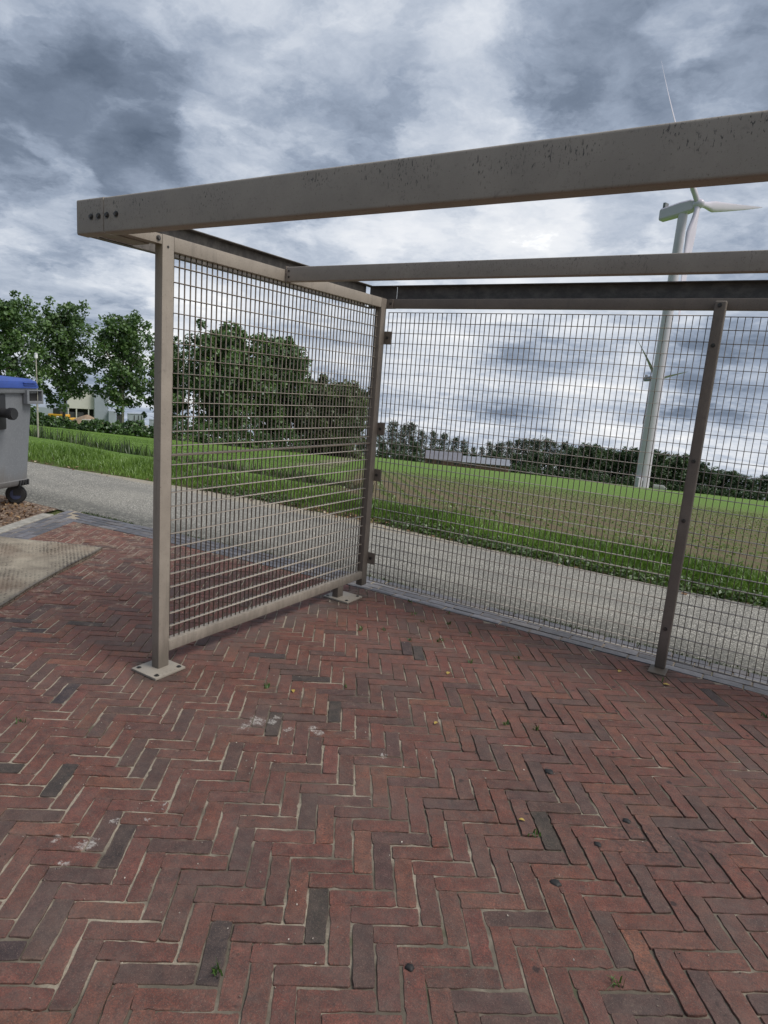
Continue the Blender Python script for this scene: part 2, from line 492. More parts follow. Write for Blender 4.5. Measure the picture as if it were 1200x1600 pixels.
NR = 8
V = np.stack([np.repeat(xr, NR + 1), (yn[:, None] + (yf - yn)[:, None] * np.linspace(0, 1, NR + 1)).ravel(),
              np.tile(-0.016 + 0.014 * np.sin(np.pi * np.linspace(0, 1, NR + 1)), len(xr))], 1)
ii = (np.arange(len(xr) - 1)[:, None] * (NR + 1) + np.arange(NR)[None, :]).ravel()
F = np.stack([ii, ii + NR + 1, ii + NR + 2, ii + 1], 1)
tag(new_obj('road', fast_mesh('road', V, F, smooth=True), mr), kind='structure')

# ------------------------------------------------------------------ brick paving
INNER = [(-3.15, 1.57), (-2.17, 1.69), (-0.05, 1.87), (5.2, 1.95)]
LDIR = Vector((0.42, -0.75)).normalized()                    # the left arm of the border
LCOR = Vector((-3.15, 1.57))
poly_in = INNER + [(5.2, -3.2), (-0.45, -3.2)]
LEND = LCOR + LDIR * 5.4
poly_in = INNER + [(5.2, -3.4), (LEND.x, LEND.y)]


def clip_poly(P, Q):
    """Sutherland-Hodgman: P clipped by convex Q"""
    area = sum(Q[i][0] * Q[(i + 1) % len(Q)][1] - Q[(i + 1) % len(Q)][0] * Q[i][1] for i in range(len(Q)))
    if area < 0: Q = Q[::-1]
    for i in range(len(Q)):
        a, bq = Q[i], Q[(i + 1) % len(Q)]
        ex, ey = bq[0] - a[0], bq[1] - a[1]
        side = lambda p: ex * (p[1] - a[1]) - ey * (p[0] - a[0])
        out = []
        for j in range(len(P)):
            p, q = P[j], P[(j + 1) % len(P)]
            sp_, sq = side(p), side(q)
            if sp_ >= 0: out.append(p)
            if (sp_ >= 0) != (sq >= 0):
                u = sp_ / (sp_ - sq); out.append((p[0] + (q[0] - p[0]) * u, p[1] + (q[1] - p[1]) * u))
        P = out
        if len(P) < 3: return []
    return P


def parea(P):
    return 0.5 * abs(sum(P[i][0] * P[(i + 1) % len(P)][1] - P[(i + 1) % len(P)][0] * P[i][1] for i in range(len(P))))


class BrickMesh:
    def __init__(s): s.V = []; s.F = []; s.C = []

    def brick(s, P, tone, near, sink=0.0):
        P = list(P)
        ar = sum(P[i][0] * P[(i + 1) % len(P)][1] - P[(i + 1) % len(P)][0] * P[i][1] for i in range(len(P)))
        if ar < 0: P = P[::-1]
        # outline: corners rounded, long edges subdivided with a little wear
        pts = []; cs = rnd.random() * 6.28
        n = len(P)
        step = 0.018 if near else 0.05
        for i in range(n):
            a = Vector(P[i]); bb = Vector(P[(i + 1) % n]); L = (bb - a).length
            if L < 0.012: continue
            d = (bb - a) / L; nr = Vector((d.y, -d.x))
            c0 = min(rnd.uniform(0.002, 0.006), L * 0.3); c1 = min(rnd.uniform(0.002, 0.006), L * 0.3)
            if rnd.random() < 0.10: c1 = min(rnd.uniform(0.010, 0.026), L * 0.4)
            k = max(1, int((L - c0 - c1) / step))
            for j in range(k + 1):
                u = c0 + (L - c0 - c1) * j / k
                wv = rnd.gauss(0, 0.0008 if near else 0.0005) + 0.0009 * math.sin(u * 40 + cs)
                if near and rnd.random() < 0.035: wv = -rnd.uniform(0.002, 0.005)
                pts.append(a + d * u + nr * wv)
        m = len(pts)
        if m < 3: return
        cen = sum(pts, Vector((0, 0))) / m
        zt = sink + max(-0.002, min(0.002, rnd.gauss(0, 0.0009))); tx = max(-.009, min(.009, rnd.gauss(0, 0.006))); ty = max(-.009, min(.009, rnd.gauss(0, 0.006)))
        base = len(s.V)
        def zz(q): return zt + tx * (q.x - cen.x) + ty * (q.y - cen.y)
        ins = [0.0, 0.0002, 0.0015, 0.012]; dz = [-0.03, -0.0016, 0.0, 0.0]
        dust = rnd.random() ** 1.5 * 0.55; ph = rnd.random() * 6.28; dk = rnd.uniform(0.72, 0.95)
        for r_ in range(4):
            for i, q in enumerate(pts):
                d = (cen - q); L = d.length or 1
                qq = q + d / L * min(ins[r_], L * 0.8)
                s.V.append((qq.x, qq.y, zz(q) + dz[r_]))
                if r_ in (1, 2):
                    w_ = max(0.0, min(0.8, dust * (0.6 + 0.6 * math.sin(ph + i * 0.55)) + rnd.gauss(0, 0.09))) * (1.0 if r_ == 1 else 0.55)
                    s.C.append(tuple(tc_ * dk * (1 - w_) + sc_ * w_ for tc_, sc_ in zip(tone, (0.29, 0.225, 0.17))))
                else:
                    e_ = rnd.uniform(0.70, 1.0) if r_ == 3 and near else 1.0
                    s.C.append(tuple(x_ * e_ for x_ in tone))
        for r_ in range(3):
            for i in range(m):
                a, b2 = base + r_ * m + i, base + r_ * m + (i + 1) % m
                s.F.append((a, b2, b2 + m, a + m))
        s.F.append(tuple(base + 3 * m + i for i in range(m)))


BLACK = (0.050, 0.048, 0.053)
def red_tone():
    u = rnd.random()
    if u < 0.0: k = BLACK                                    # near-black clinker
    elif u < 0.13: k = (0.125, 0.076, 0.073)                  # purple-grey
    elif u < 0.30: k = (0.170, 0.082, 0.072)
    elif u < 0.38: k = (0.245, 0.108, 0.080)                  # orange
    else: k = (0.210, 0.086, 0.071)
    f = rnd.uniform(0.86, 1.12)
    return tuple(x * f * rnd.uniform(0.96, 1.04) for x in k)


# herringbone bond, fitted to the photographed courses
TH, OX, OY, BW, BL = 0.6052, 1.4094, -0.8892, 0.0645, 0.1980
aV = Vector((math.cos(TH), math.sin(TH))); bV = Vector((math.sin(TH), -math.cos(TH)))
BKL = 0.1974; BKW = 0.0574
bmh = BrickMesh()
def gnd(x, y):
    d = pxdir(x, y); k = -CAM.z / d.z; return (CAM.x + d.x * k, CAM.y + d.y * k)
# clinkers the paviours mixed in
DARK = [gnd(*q) for q in [(497, 1430), (327, 1487), (530, 1115), (422, 1134), (485, 1065), (840, 1282), (397, 1022), (415, 1027), (93, 1097), (87, 1237),
        (188, 1343), (37, 967), (57, 981), (151, 973), (213, 928), (3, 1470), (1103, 1077), (644, 1018), (664, 1026), (10, 1200)]]
for k in range(-14, 15):
    for i in range(-110, 111):
        o = Vector((OX, OY)) + aV * (i * BW + k * BL) + bV * (i * BW - k * BL)
        if not (-5 < o.x < 5.6 and -3.8 < o.y < 2.4): continue
        hb = [o, o + aV * BKL, o + aV * BKL + bV * BKW, o + bV * BKW]
        ov = o + aV * (BKL + 0.0062) + bV * (BW - 0.205)
        vb = [ov, ov + aV * BKW, ov + aV * BKW + bV * BKL, ov + bV * BKL]
        for P in (hb, vb):
            jit = Vector((rnd.gauss(0, 0.0011), rnd.gauss(0, 0.0011))); rot = rnd.gauss(0, 0.006)
            c = sum(P, Vector((0, 0))) / 4
            P = [c + jit + Vector(((q - c).x - rot * (q - c).y, (q - c).y + rot * (q - c).x)) for q in P]
            Q = clip_poly([tuple(q) for q in P], poly_in)
            if len(Q) >= 3 and parea(Q) > 0.0012:
                dd = (c - Vector((CAM.x, CAM.y))).length
                tone = red_tone()
                u_, v_ = (aV, bV) if P is not None and abs((P[1] - P[0]).dot(aV)) > 0.1 else (bV, aV)
                if any(abs((Vector(g_) - c).dot(u_)) < 0.1 and abs((Vector(g_) - c).dot(v_)) < 0.032 for g_ in DARK): tone = tuple(x_ * rnd.uniform(0.85, 1.2) for x_ in BLACK)
                bmh.brick(Q, tone, dd < 3.2)
mb, t, b = mat_new('red_clinker')
p = pos(t)
at_ = t.add('ShaderNodeAttribute', attribute_name='tone').outputs['Color']
n1 = t.noise(p, 22, 6, 0.65); n2 = t.noise(p, 210, 4, 0.7); n3 = t.noise(p, 2.2, 5, 0.6); n4 = t.noise(p, 9, 7, 0.7)
sp = t.add('ShaderNodeSeparateXYZ', {0: p})
c = t.mix(t.smooth(n1, 0.3, 0.7), t.mix(1.0, at_, (0.66, 0.66, 0.66), 'MULTIPLY'), t.mix(1.0, at_, (1.22, 1.12, 1.04), 'MULTIPLY'))
c = t.mix(1.0, c, (1.02, 0.97, 0.93), 'MULTIPLY')
c = t.mix(t.smooth(t.noise(p, 12, 5, 0.7, 0.6), 0.52, 0.70, 0.0, 0.55), c, (0.080, 0.062, 0.058))
c = t.mix(t.smooth(n2, 0.40, 0.62, 0.0, 0.62), c, (0.060, 0.042, 0.038))
n5 = t.noise(p, 75, 5, 0.75)
c = t.mix(t.smooth(n5, 0.50, 0.66, 0.0, 0.5), c, (0.075, 0.052, 0.047))
c = t.mix(t.smooth(n5, 0.36, 0.28, 0.0, 0.45), c, (0.30, 0.205, 0.17))
c = t.mix(t.smooth(t.noise(p, 330, 3, 0.7), 0.58, 0.68, 0.0, 0.5), c, (0.33, 0.25, 0.20))
# grey film of dirt in patches
c = t.mix(t.smooth(n3, 0.42, 0.72, 0.0, 0.45), c, (0.120, 0.092, 0.084))
# sand lying on the bricks, mostly on the left and near the mat
sandy = t.math('ADD', t.smooth(sp.outputs[0], 0.6, -2.2, 0.0, 0.17), 0.0)
sm = t.math('MULTIPLY', t.smooth(t.math('ADD', n4, sandy), 0.64, 0.78), t.smooth(t.noise(p, 55, 4, 0.7), 0.40, 0.60))
c = t.mix(t.math('MULTIPLY', sm, 0.8), c, (0.36, 0.29, 0.215))
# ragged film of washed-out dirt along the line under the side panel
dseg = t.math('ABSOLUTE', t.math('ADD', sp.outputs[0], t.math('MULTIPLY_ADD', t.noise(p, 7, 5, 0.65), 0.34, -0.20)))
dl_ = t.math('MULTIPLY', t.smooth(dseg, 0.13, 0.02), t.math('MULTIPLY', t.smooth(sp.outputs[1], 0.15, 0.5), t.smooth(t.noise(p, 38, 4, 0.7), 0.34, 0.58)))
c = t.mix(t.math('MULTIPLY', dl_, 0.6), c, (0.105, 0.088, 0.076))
# scuffs: short pale scratches
sc_ = t.noise(t.vmath('MULTIPLY', t.vmath('ADD', p, t.vmath('SCALE', t.noise(p, 6, 3, out=1), 0.2)), (16, 140, 1)), 1.0, 3, 0.6)
c = t.mix(t.math('MULTIPLY', t.smooth(sc_, 0.66, 0.74), t.smooth(n4, 0.45, 0.6, 0, 0.4)), c, (0.33, 0.25, 0.21))
n6 = t.noise(p, 130, 4, 0.8)
c = t.mix(t.smooth(n6, 0.53, 0.66, 0.0, 0.55), c, (0.060, 0.046, 0.043))
c = t.mix(t.smooth(n6, 0.40, 0.30, 0.0, 0.40), c, (0.27, 0.175, 0.145))
# general dust, and darker ragged rings round the foot plates
c = t.mix(t.smooth(t.noise(p, 16, 7, 0.72), 0.40, 0.68, 0.0, 0.20), c, (0.235, 0.165, 0.135))
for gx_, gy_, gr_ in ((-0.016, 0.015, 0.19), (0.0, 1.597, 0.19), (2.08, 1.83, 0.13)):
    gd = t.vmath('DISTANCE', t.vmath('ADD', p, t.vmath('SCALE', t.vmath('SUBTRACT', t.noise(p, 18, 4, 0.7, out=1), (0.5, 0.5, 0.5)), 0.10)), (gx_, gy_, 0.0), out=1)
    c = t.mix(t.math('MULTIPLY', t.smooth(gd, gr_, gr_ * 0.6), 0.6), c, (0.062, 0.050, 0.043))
# white lime splashes at fixed spots
def spots(t, p, lst, warp_amt, scale):
    wv = t.vmath('SCALE', t.vmath('SUBTRACT', t.noise(p, scale, 4, 0.7, out=1), (0.5, 0.5, 0.5)), warp_amt)
    q = t.vmath('ADD', p, wv); tot = None
    for (x, y, r) in lst:
        d = t.vmath('DISTANCE', q, (x, y, 0.0), out=1)
        m = t.smooth(d, r, r * 0.55)
        tot = m if tot is None else t.math('MAXIMUM', tot, m)
    return tot
lime = [(*gnd(400, 1126), 0.045), (*gnd(424, 1128), 0.03), (*gnd(450, 1140), 0.022), (*gnd(490, 1138), 0.026), (*gnd(380, 1135), 0.03), (*gnd(432, 1122), 0.018), (*gnd(130, 1321), 0.03), (*gnd(143, 1318), 0.022),
        (*gnd(228, 1281), 0.014), (*gnd(180, 1284), 0.016), (*gnd(143, 1197), 0.012), (*gnd(258, 1258), 0.012), (*gnd(500, 1145), 0.03),
        (*gnd(205, 1135), 0.012), (*gnd(600, 1180), 0.02), (*gnd(90, 1310), 0.02), (*gnd(100, 1350), 0.02)]
lm = t.math('MULTIPLY', spots(t, p, lime, 0.10, 30), t.smooth(t.noise(p, 90, 5, 0.75), 0.38, 0.60))
c = t.mix(t.math('MULTIPLY', lm, 0.8), c, (0.46, 0.43, 0.40))
# old dark gum and oil specks on the right
vg = t.add('ShaderNodeTexVoronoi', {'Scale': 7.0, 'Randomness': 1.0}); t.l.new(t.vmath('ADD', p, t.vmath('SCALE', t.noise(p, 60, 3, out=1), 0.018)), vg.inputs['Vector'])
vc = t.add('ShaderNodeSeparateColor', {0: vg.outputs['Color']})
gum = t.math('MULTIPLY', t.smooth(vg.outputs['Distance'], 0.095, 0.05), t.math('LESS_THAN', vc.outputs[0], 0.55))
gum = t.math('MULTIPLY', gum, t.smooth(sp.outputs[0], 1.1, 1.8))
c = t.mix(t.math('MULTIPLY', gum, 0.8), c, (0.028, 0.025, 0.026))
# oil smear by the right-hand bricks
oil = t.math('MULTIPLY', spots(t, p, [(*gnd(1010, 1318), 0.16), (*gnd(1080, 1320), 0.12)], 0.25, 9), t.smooth(t.noise(p, 45, 4, 0.7), 0.45, 0.6))
c = t.mix(t.math('MULTIPLY', oil, 0.6), c, (0.05, 0.038, 0.038))
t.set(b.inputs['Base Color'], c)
t.set(b.inputs['Roughness'], t.smooth(n1, 0.2, 0.8, 0.66, 0.9)); b.inputs['Specular IOR Level'].default_value = 0.3
bump(t, b, t.math('ADD', t.math('MULTIPLY', n2, 0.6), t.math('ADD', n1, n5)), 0.7, 0.005)
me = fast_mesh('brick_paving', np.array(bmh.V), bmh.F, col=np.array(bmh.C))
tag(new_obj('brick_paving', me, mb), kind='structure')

# border of blue-grey clinkers laid lengthwise
bb_ = BrickMesh()
def border(path, width, courses):
    pts = [Vector(q) for q in path]
    cum = [0]
    for a, q in zip(pts, pts[1:]): cum.append(cum[-1] + (q - a).length)
    def ev(s_):
        s_ = max(0, min(cum[-1] - 1e-6, s_))
        for i in range(len(pts) - 1):
            if s_ <= cum[i + 1]:
                u = (s_ - cum[i]) / (cum[i + 1] - cum[i]); return pts[i].lerp(pts[i + 1], u), (pts[i + 1] - pts[i]).normalized()
    for r_ in range(courses):
        s_ = -rnd.uniform(0, 0.2)
        pitch = width / courses
        while s_ < cum[-1]:
            a, d = ev(s_); q, d2 = ev(s_ + 0.2); nrm = Vector((-d.y, d.x))
            if (q - a).length > 0.05:
                d = (q - a).normalized(); nrm = Vector((-d.y, d.x))
                o0 = r_ * pitch + 0.004; o1 = (r_ + 1) * pitch - 0.004
                P = [a + nrm * o0, q + nrm * o0, q + nrm * o1, a + nrm * o1]
                f = rnd.uniform(0.75, 1.2); k = rnd.choice([(0.105, 0.108, 0.125), (0.125, 0.125, 0.140), (0.090, 0.092, 0.105), (0.14, 0.135, 0.14)])
                yield P, tuple(x * f for x in k)
            s_ += 0.207
corner_bis = [(-3.68, 1.90), (-3.15, 1.57)]
front_region = [(-3.15, 1.575), (-2.17, 1.695), (-0.05, 1.875), (5.2, 1.955), (5.2, 2.9), (-3.72, 2.9), (-3.72, 1.93)]
for P, k in border([(-4.0, 1.475), (-3.15, 1.575), (-2.17, 1.695), (-0.05, 1.875), (5.2, 1.955)], 0.30, 4):
    c0 = sum(P, Vector((0, 0))) / 4
    # keep right of the mitre
    d = Vector((-3.68 + 3.15, 1.90 - 1.57)); s_ = d.x * (c0.y - 1.57) - d.y * (c0.x + 3.15)
    if s_ < 0: bb_.brick([tuple(q) for q in P], k, False, 0.0012)
for P, k in border([tuple(LEND), tuple(LCOR - LDIR * 0.6)], 0.30, 4):
    c0 = sum(P, Vector((0, 0))) / 4
    d = Vector((-3.68 + 3.15, 1.90 - 1.57)); s_ = d.x * (c0.y - 1.57) - d.y * (c0.x + 3.15)
    if s_ > 0: bb_.brick([tuple(q) for q in P], k, False, 0.0012)
mbb, t, b = mat_new('blue_clinker')
p = pos(t)
at_ = t.add('ShaderNodeAttribute', attribute_name='tone').outputs['Color']
n1 = t.noise(p, 18, 6, 0.65); n2 = t.noise(p, 160, 4, 0.7); n3 = t.noise(p, 5, 6, 0.65)
c = t.mix(t.smooth(n1, 0.3, 0.7), t.mix(1.0, at_, (0.75, 0.76, 0.78), 'MULTIPLY'), t.mix(1.0, at_, (1.25, 1.22, 1.2), 'MULTIPLY'))
c = t.mix(t.smooth(n2, 0.55, 0.7, 0.0, 0.4), c, (0.26, 0.24, 0.22))
c = t.mix(t.smooth(n3, 0.55, 0.72, 0.0, 0.4), c, (0.12, 0.09, 0.075))
t.set(b.inputs['Base Color'], c); b.inputs['Roughness'].default_value = 0.7
bump(t, b, n2, 0.4, 0.004)
me = fast_mesh('paving_border', np.array(bb_.V), bb_.F, col=np.array(bb_.C))
tag(new_obj('paving_border', me, mbb), kind='structure')

# sand in the joints
ms, t, b = mat_new('joint_sand')
p = pos(t); sp = t.add('ShaderNodeSeparateXYZ', {0: p})
n1 = t.noise(p, 3.2, 6, 0.6); n2 = t.noise(p, 160, 4, 0.7)
sandf = t.math('ADD', n1, t.smooth(sp.outputs[0], 2.6, -2.0, -0.04, 0.22))
c = t.mix(t.smooth(sandf, 0.44, 0.62), (0.105, 0.088, 0.068), (0.37, 0.32, 0.25))
c = t.mix(t.smooth(n2, 0.35, 0.65, 0.0, 0.5), c, (0.15, 0.125, 0.095))
c = t.mix(t.smooth(t.noise(p, 5, 5, 0.6), 0.60, 0.70, 0.0, 0.55), c, (0.045, 0.062, 0.02))
t.set(b.inputs['Base Color'], c); b.inputs['Roughness'].default_value = 0.95
bump(t, b, n2, 0.5, 0.004)
sx = np.arange(-4.4, 5.25, 0.018); sy = np.arange(-3.5, 2.36, 0.018)
XX, YY = np.meshgrid(sx, sy)
def vnoise(x, y, seed, f):
    r_ = np.random.default_rng(seed); g = r_.random((64, 64)); x = x * f; y = y * f
    xi = np.floor(x).astype(int); yi = np.floor(y).astype(int); u = x - xi; v = y - yi
    u = u * u * (3 - 2 * u); v = v * v * (3 - 2 * v)
    G = lambda a, c_: g[np.mod(a, 64), np.mod(c_, 64)]
    return (G(xi, yi) * (1 - u) + G(xi + 1, yi) * u) * (1 - v) + (G(xi, yi + 1) * (1 - u) + G(xi + 1, yi + 1) * u) * v
hz = 0.5 * vnoise(XX, YY, 3, 2.3) + 0.3 * vnoise(XX, YY, 4, 7) + 0.2 * vnoise(XX, YY, 5, 21) + 0.30 * (vnoise(XX, YY, 6, 38) - 0.5)
ZZ = -0.0080 + 0.0098 * np.clip((hz - 0.22 + 0.12 * np.clip((1.0 - XX) / 3, -0.8, 1)) * 1.5, 0, 1)
ZZ = np.minimum(ZZ, -0.0029 - 0.0012 * (YY > 1.5))
nx, ny = len(sx), len(sy); idx = np.arange(nx * ny).reshape(ny, nx)
F = np.stack([idx[:-1, :-1], idx[:-1, 1:], idx[1:, 1:], idx[1:, :-1]], -1).reshape(-1, 4)
# clip the sand bed to the paving outline incl. border
fc = np.stack([XX.ravel()[F].mean(1), YY.ravel()[F].mean(1)], 1)
lim = np.interp(fc[:, 0], [-4.4, -3.68, -3.15, -2.17, -0.05, 5.2], [1.5, 1.86, 1.86, 1.97, 2.16, 2.24])
ln = Vector((LDIR.y, -LDIR.x)); dl = (fc[:, 0] - LCOR.x) * ln.x + (fc[:, 1] - LCOR.y) * ln.y
sgn = 1 if (0 - LCOR.x) * ln.x + (0 - LCOR.y) * ln.y > 0 else -1
F = F[(fc[:, 1] < lim) & (dl * sgn > -0.31)]
me = fast_mesh('joint_sand', np.stack([XX.ravel(), YY.ravel(), ZZ.ravel()], 1), F, smooth=True)
tag(new_obj('joint_sand', me, ms), kind='structure')

# concrete edging and mulch bed on the left
mc = simple('concrete_edging', (0.30, 0.285, 0.255), 0.85, 0.25, 14, bmp=0.4)
nl = Vector((-LDIR.y, LDIR.x)); nl = nl if nl.x < 0 else -nl
a = LCOR - LDIR * 0.22 + nl * 0.315; e = LEND + nl * 0.315
kb = MB()
L = (e - a).length; ang = math.atan2(LDIR.y, LDIR.x)
nseg = int(L / 1.0) + 1
for i in range(nseg):
    q = a + LDIR * (i * 1.0)
    kb.box(0, 0.992, -0.12, 0, -0.08, 0.006 + rnd.uniform(-0.003, 0.003), 0.006, 2,
           Matrix.Translation((q.x, q.y, 0)) @ Matrix.Rotation(ang, 4, 'Z') if nl.dot(Vector((-LDIR.y, LDIR.x))) < 0 else
           Matrix.Translation((q.x, q.y, 0)) @ Matrix.Rotation(ang, 4, 'Z') @ Matrix.Translation((0, 0.12, 0)))
tag(kb.build('kerb_strip', mc), kind='structure')
mm, t, b = mat_new('bark_mulch')
p = pos(t)
v = t.add('ShaderNodeTexVoronoi', {'Scale': 48.0}); t.l.new(t.vmath('ADD', p, t.vmath('SCALE', t.noise(p, 20, 3, out=1), 0.05)), v.inputs['Vector'])
sv = t.add('ShaderNodeSeparateColor', {0: v.outputs['Color']}).outputs[0]
c = t.ramp(sv, [(0.0, (0.06, 0.038, 0.027)), (0.5, (0.15, 0.095, 0.065)), (0.85, (0.25, 0.175, 0.125)), (1.0, (0.38, 0.31, 0.24))])
t.set(b.inputs['Base Color'], c); b.inputs['Roughness'].default_value = 0.95
bump(t, b, v.outputs['Distance'], 0.8, 0.02)
k0 = a + nl * 0.12; k1 = e + nl * 0.12
sheet('mulch_bed', [(k0.x - 0.03, k0.y + 0.02), (k0.x - 0.12, 1.80), (-5.0, 1.73), (-8.0, 1.55), (-8.0, -3.5), (k1.x, k1.y)], -0.006, mm)
# ------------------------------------------------------------------ sandy mat on the paving
mmat, t, b = mat_new('sandy_woven_mat')
p = pos(t)
br = R(-59)
q = t.add('ShaderNodeMapping', {'Rotation': (0, 0, br)}); t.l.new(p, q.inputs['Vector'])
v = t.add('ShaderNodeTexVoronoi', {'Scale': 38.0, 'Randomness': 0.2}); t.l.new(q.outputs[0], v.inputs['Vector'])
n1 = t.noise(p, 4, 6, 0.65); n2 = t.noise(p, 90, 4, 0.7); n3 = t.noise(p, 1.4, 4, 0.6)
holes = t.smooth(v.outputs['Distance'], 0.40, 0.28)
c = t.mix(t.smooth(n1, 0.3, 0.7), (0.185, 0.155, 0.120), (0.36, 0.315, 0.245))
c = t.mix(t.math('MULTIPLY', holes, t.smooth(n1, 0.75, 0.45, 0.35, 1.0)), c, (0.055, 0.045, 0.036))
c = t.mix(t.smooth(n2, 0.50, 0.72, 0, 0.5), c, (0.10, 0.08, 0.06))
c = t.mix(t.smooth(n3, 0.48, 0.7, 0, 0.55), c, (0.19, 0.125, 0.085))
t.set(b.inputs['Base Color'], c); b.inputs['Roughness'].default_value = 0.95
bump(t, b, t.math('MULTIPLY_ADD', v.outputs['Distance'], 1.0, n2), 0.6, 0.008)
m0 = Vector((-2.13, 1.17)); u1 = (Vector((-1.38, -0.05)) - m0).normalized(); u2 = Vector((-0.85, -0.40)).normalized()
NU, NV = 60, 40
V = []; Fm = []
for i in range(NU + 1):
    for j in range(NV + 1):
        a_ = 3.4 * i / NU; b_ = 1.6 * j / NV
        q = m0 + u1 * a_ + u2 * b_
        q += Vector((-u1.y, u1.x)) * 0.014 * math.sin(a_ * 5.1) * (1 - min(1, b_ * 3))
        z = 0.020 + 0.004 * math.sin(a_ * 7 + b_ * 3) * math.sin(b_ * 6) + 0.010 * math.exp(-((a_ - 0.45) / 0.2) ** 2) * max(0, 1 - b_ * 5)
        # a short buckle lifts near the far corner
        z += 0.035 * math.exp(-((b_ - 0.42 + 0.4 * a_) / 0.035) ** 2) * math.exp(-((a_ - 0.16) / 0.12) ** 2)
        V.append((q.x, q.y, z))
n_ = len(V)
V += [(x, y, 0.003) for x, y, z in V]
ix = lambda i, j: i * (NV + 1) + j
for i in range(NU):
    for j in range(NV):
        Fm.append((ix(i, j), ix(i + 1, j), ix(i + 1, j + 1), ix(i, j + 1)))
for i in range(NU):
    Fm.append((ix(i, 0), ix(i + 1, 0), ix(i + 1, 0) + n_, ix(i, 0) + n_)); Fm.append((ix(i, NV), ix(i + 1, NV), ix(i + 1, NV) + n_, ix(i, NV) + n_))
for j in range(NV):
    Fm.append((ix(0, j), ix(0, j + 1), ix(0, j + 1) + n_, ix(0, j) + n_)); Fm.append((ix(NU, j), ix(NU, j + 1), ix(NU, j + 1) + n_, ix(NU, j) + n_))
me = fast_mesh('rubber_mat', np.array(V), Fm, smooth=True)
tag(new_obj('rubber_mat', me, mmat), 'sand-covered mat with a buckled corner lying on the brick paving', 'mat')

# ------------------------------------------------------------------ the shelter
sh = tag(empty('bicycle_shelter', (0, 0, 0)), 'roofless taupe steel shelter frame with welded mesh walls on brick paving', 'shelter')


def bolt(parent, c, axis, r=0.008, h=0.007, mat='bolt'):
    m = MB(); c = Vector(c); ax = Vector(axis)
    m.cyl(c, c + ax * 0.002, r * 1.5, n=14)
    m.cyl(c + ax * 0.002, c + ax * (0.002 + h), r, n=6, bev=0.001)
    return m.build('bolt', M[mat], parent)


def rc(pts, r=0.006, n=3):
    """round the convex corners of a closed profile"""
    out = []
    for i, p_ in enumerate(pts):
        p_ = Vector(p_); a = Vector(pts[i - 1]); c_ = Vector(pts[(i + 1) % len(pts)])
        da = (a - p_); dc = (c_ - p_)
        rr = min(r, da.length * 0.45, dc.length * 0.45)
        p0 = p_ + da.normalized() * rr; p1 = p_ + dc.normalized() * rr
        for k in range(n + 1):
            u = k / n; out.append(tuple((1 - u) ** 2 * p0 + 2 * u * (1 - u) * p_ + u * u * p1))
    return out


def cprof(w0, z0, z1, fl, th=0.004, s=1, r=0.009):
    """C channel: web at w0, flanges reaching s*fl"""
    P = [(w0, z0), (w0 + s * fl, z0), (w0 + s * fl, z0 + th), (w0 + s * th, z0 + th), (w0 + s * th, z1 - th), (w0 + s * fl, z1 - th), (w0 + s * fl, z1), (w0, z1)]
    q = rc([P[0]], r) if False else P
    out = []
    for i, pt in enumerate(P):
        if i in (0, 7):
            pv = Vector(pt); a = (Vector(P[i - 1]) - pv).normalized(); c_ = (Vector(P[(i + 1) % 8]) - pv).normalized()
            p0 = pv + a * r; p1 = pv + c_ * r
            for k in range(5):
                u = k / 4; out.append(tuple((1 - u) ** 2 * p0 + 2 * u * (1 - u) * pv + u * u * p1))
        else: out.append(pt)
    return out


RX = 4.75                                                   # frame runs on past the picture's right edge
fb = MB().prof(cprof(-0.269, 2.030, 2.168, 0.052), 0, -0.0325, RX).build('front_beam', M['paint_beam'], sh, True, 30)
ce = MB().prof(cprof(-0.269, 2.030, 2.170, 0.052), 0, -0.217, -0.0385).build('corner_beam', M['paint_beam'], sh, True, 30)
MB().box(-0.16, 0.09, -0.2645, -0.2600, 2.036, 2.132, 0.001).build('splice_plate', M['paint_dirty_shaded'], sh)
for x, p_ in ((-0.117, ce), (-0.068, ce), (-0.012, fb), (0.047, fb)): bolt(p_, (x, -0.269, 2.096), (0, -1, 0), 0.0085)
sb_ = MB().prof(cprof(-0.2165, 2.031, 2.184, 0.052), 1, -0.2150, 1.9425).build('side_beam', M['paint_dirty_shaded'], sh, True, 30)
MB().prof(cprof(1.998, 2.031, 2.182, 0.055, s=-1), 0, -0.2120, 0.0125).build('corner_beam', M['paint_dirty_shaded'], sh, True, 30)
bbm = MB().prof(cprof(1.998, 2.089, 2.182, 0.055, s=-1), 0, 0.0165, RX).build('back_beam', M['paint_dirty_shaded'], sh, True, 30)
MB().box(-0.135, 0.10, 1.938, 1.946, 2.086, 2.0885, 0.0).build('corner_plate', M['paint_dirty_shaded'], sh)
brl = MB().box(0.012, RX, 1.904, 1.944, 2.026, 2.085, 0.004).build('back_rail', M['paint_post'], sh, True)
bk = MB().box(-0.002, 0.046, 1.8965, 1.9035, 2.02, 2.082, 0.001).build('rail_bracket', M['paint_post'], sh)
bolt(bk, (0.028, 1.8965, 2.055), (0, -1, 0), 0.006)
pu = MB().prof(rc([(0.832, 2.021), (0.872, 2.021), (0.872, 2.099), (0.832, 2.099)], 0.007), 0, 0.0065, RX).build('purlin', M['paint_beam'], sh, True, 30)
ep = MB().box(0.0015, 0.0055, 0.826, 0.878, 2.018, 2.102, 0.001).build('end_plate', M['paint_post'], sh)
for z in (2.045, 2.076): bolt(pu, (0.022, 0.832, z), (0, -1, 0), 0.004, 0.003)

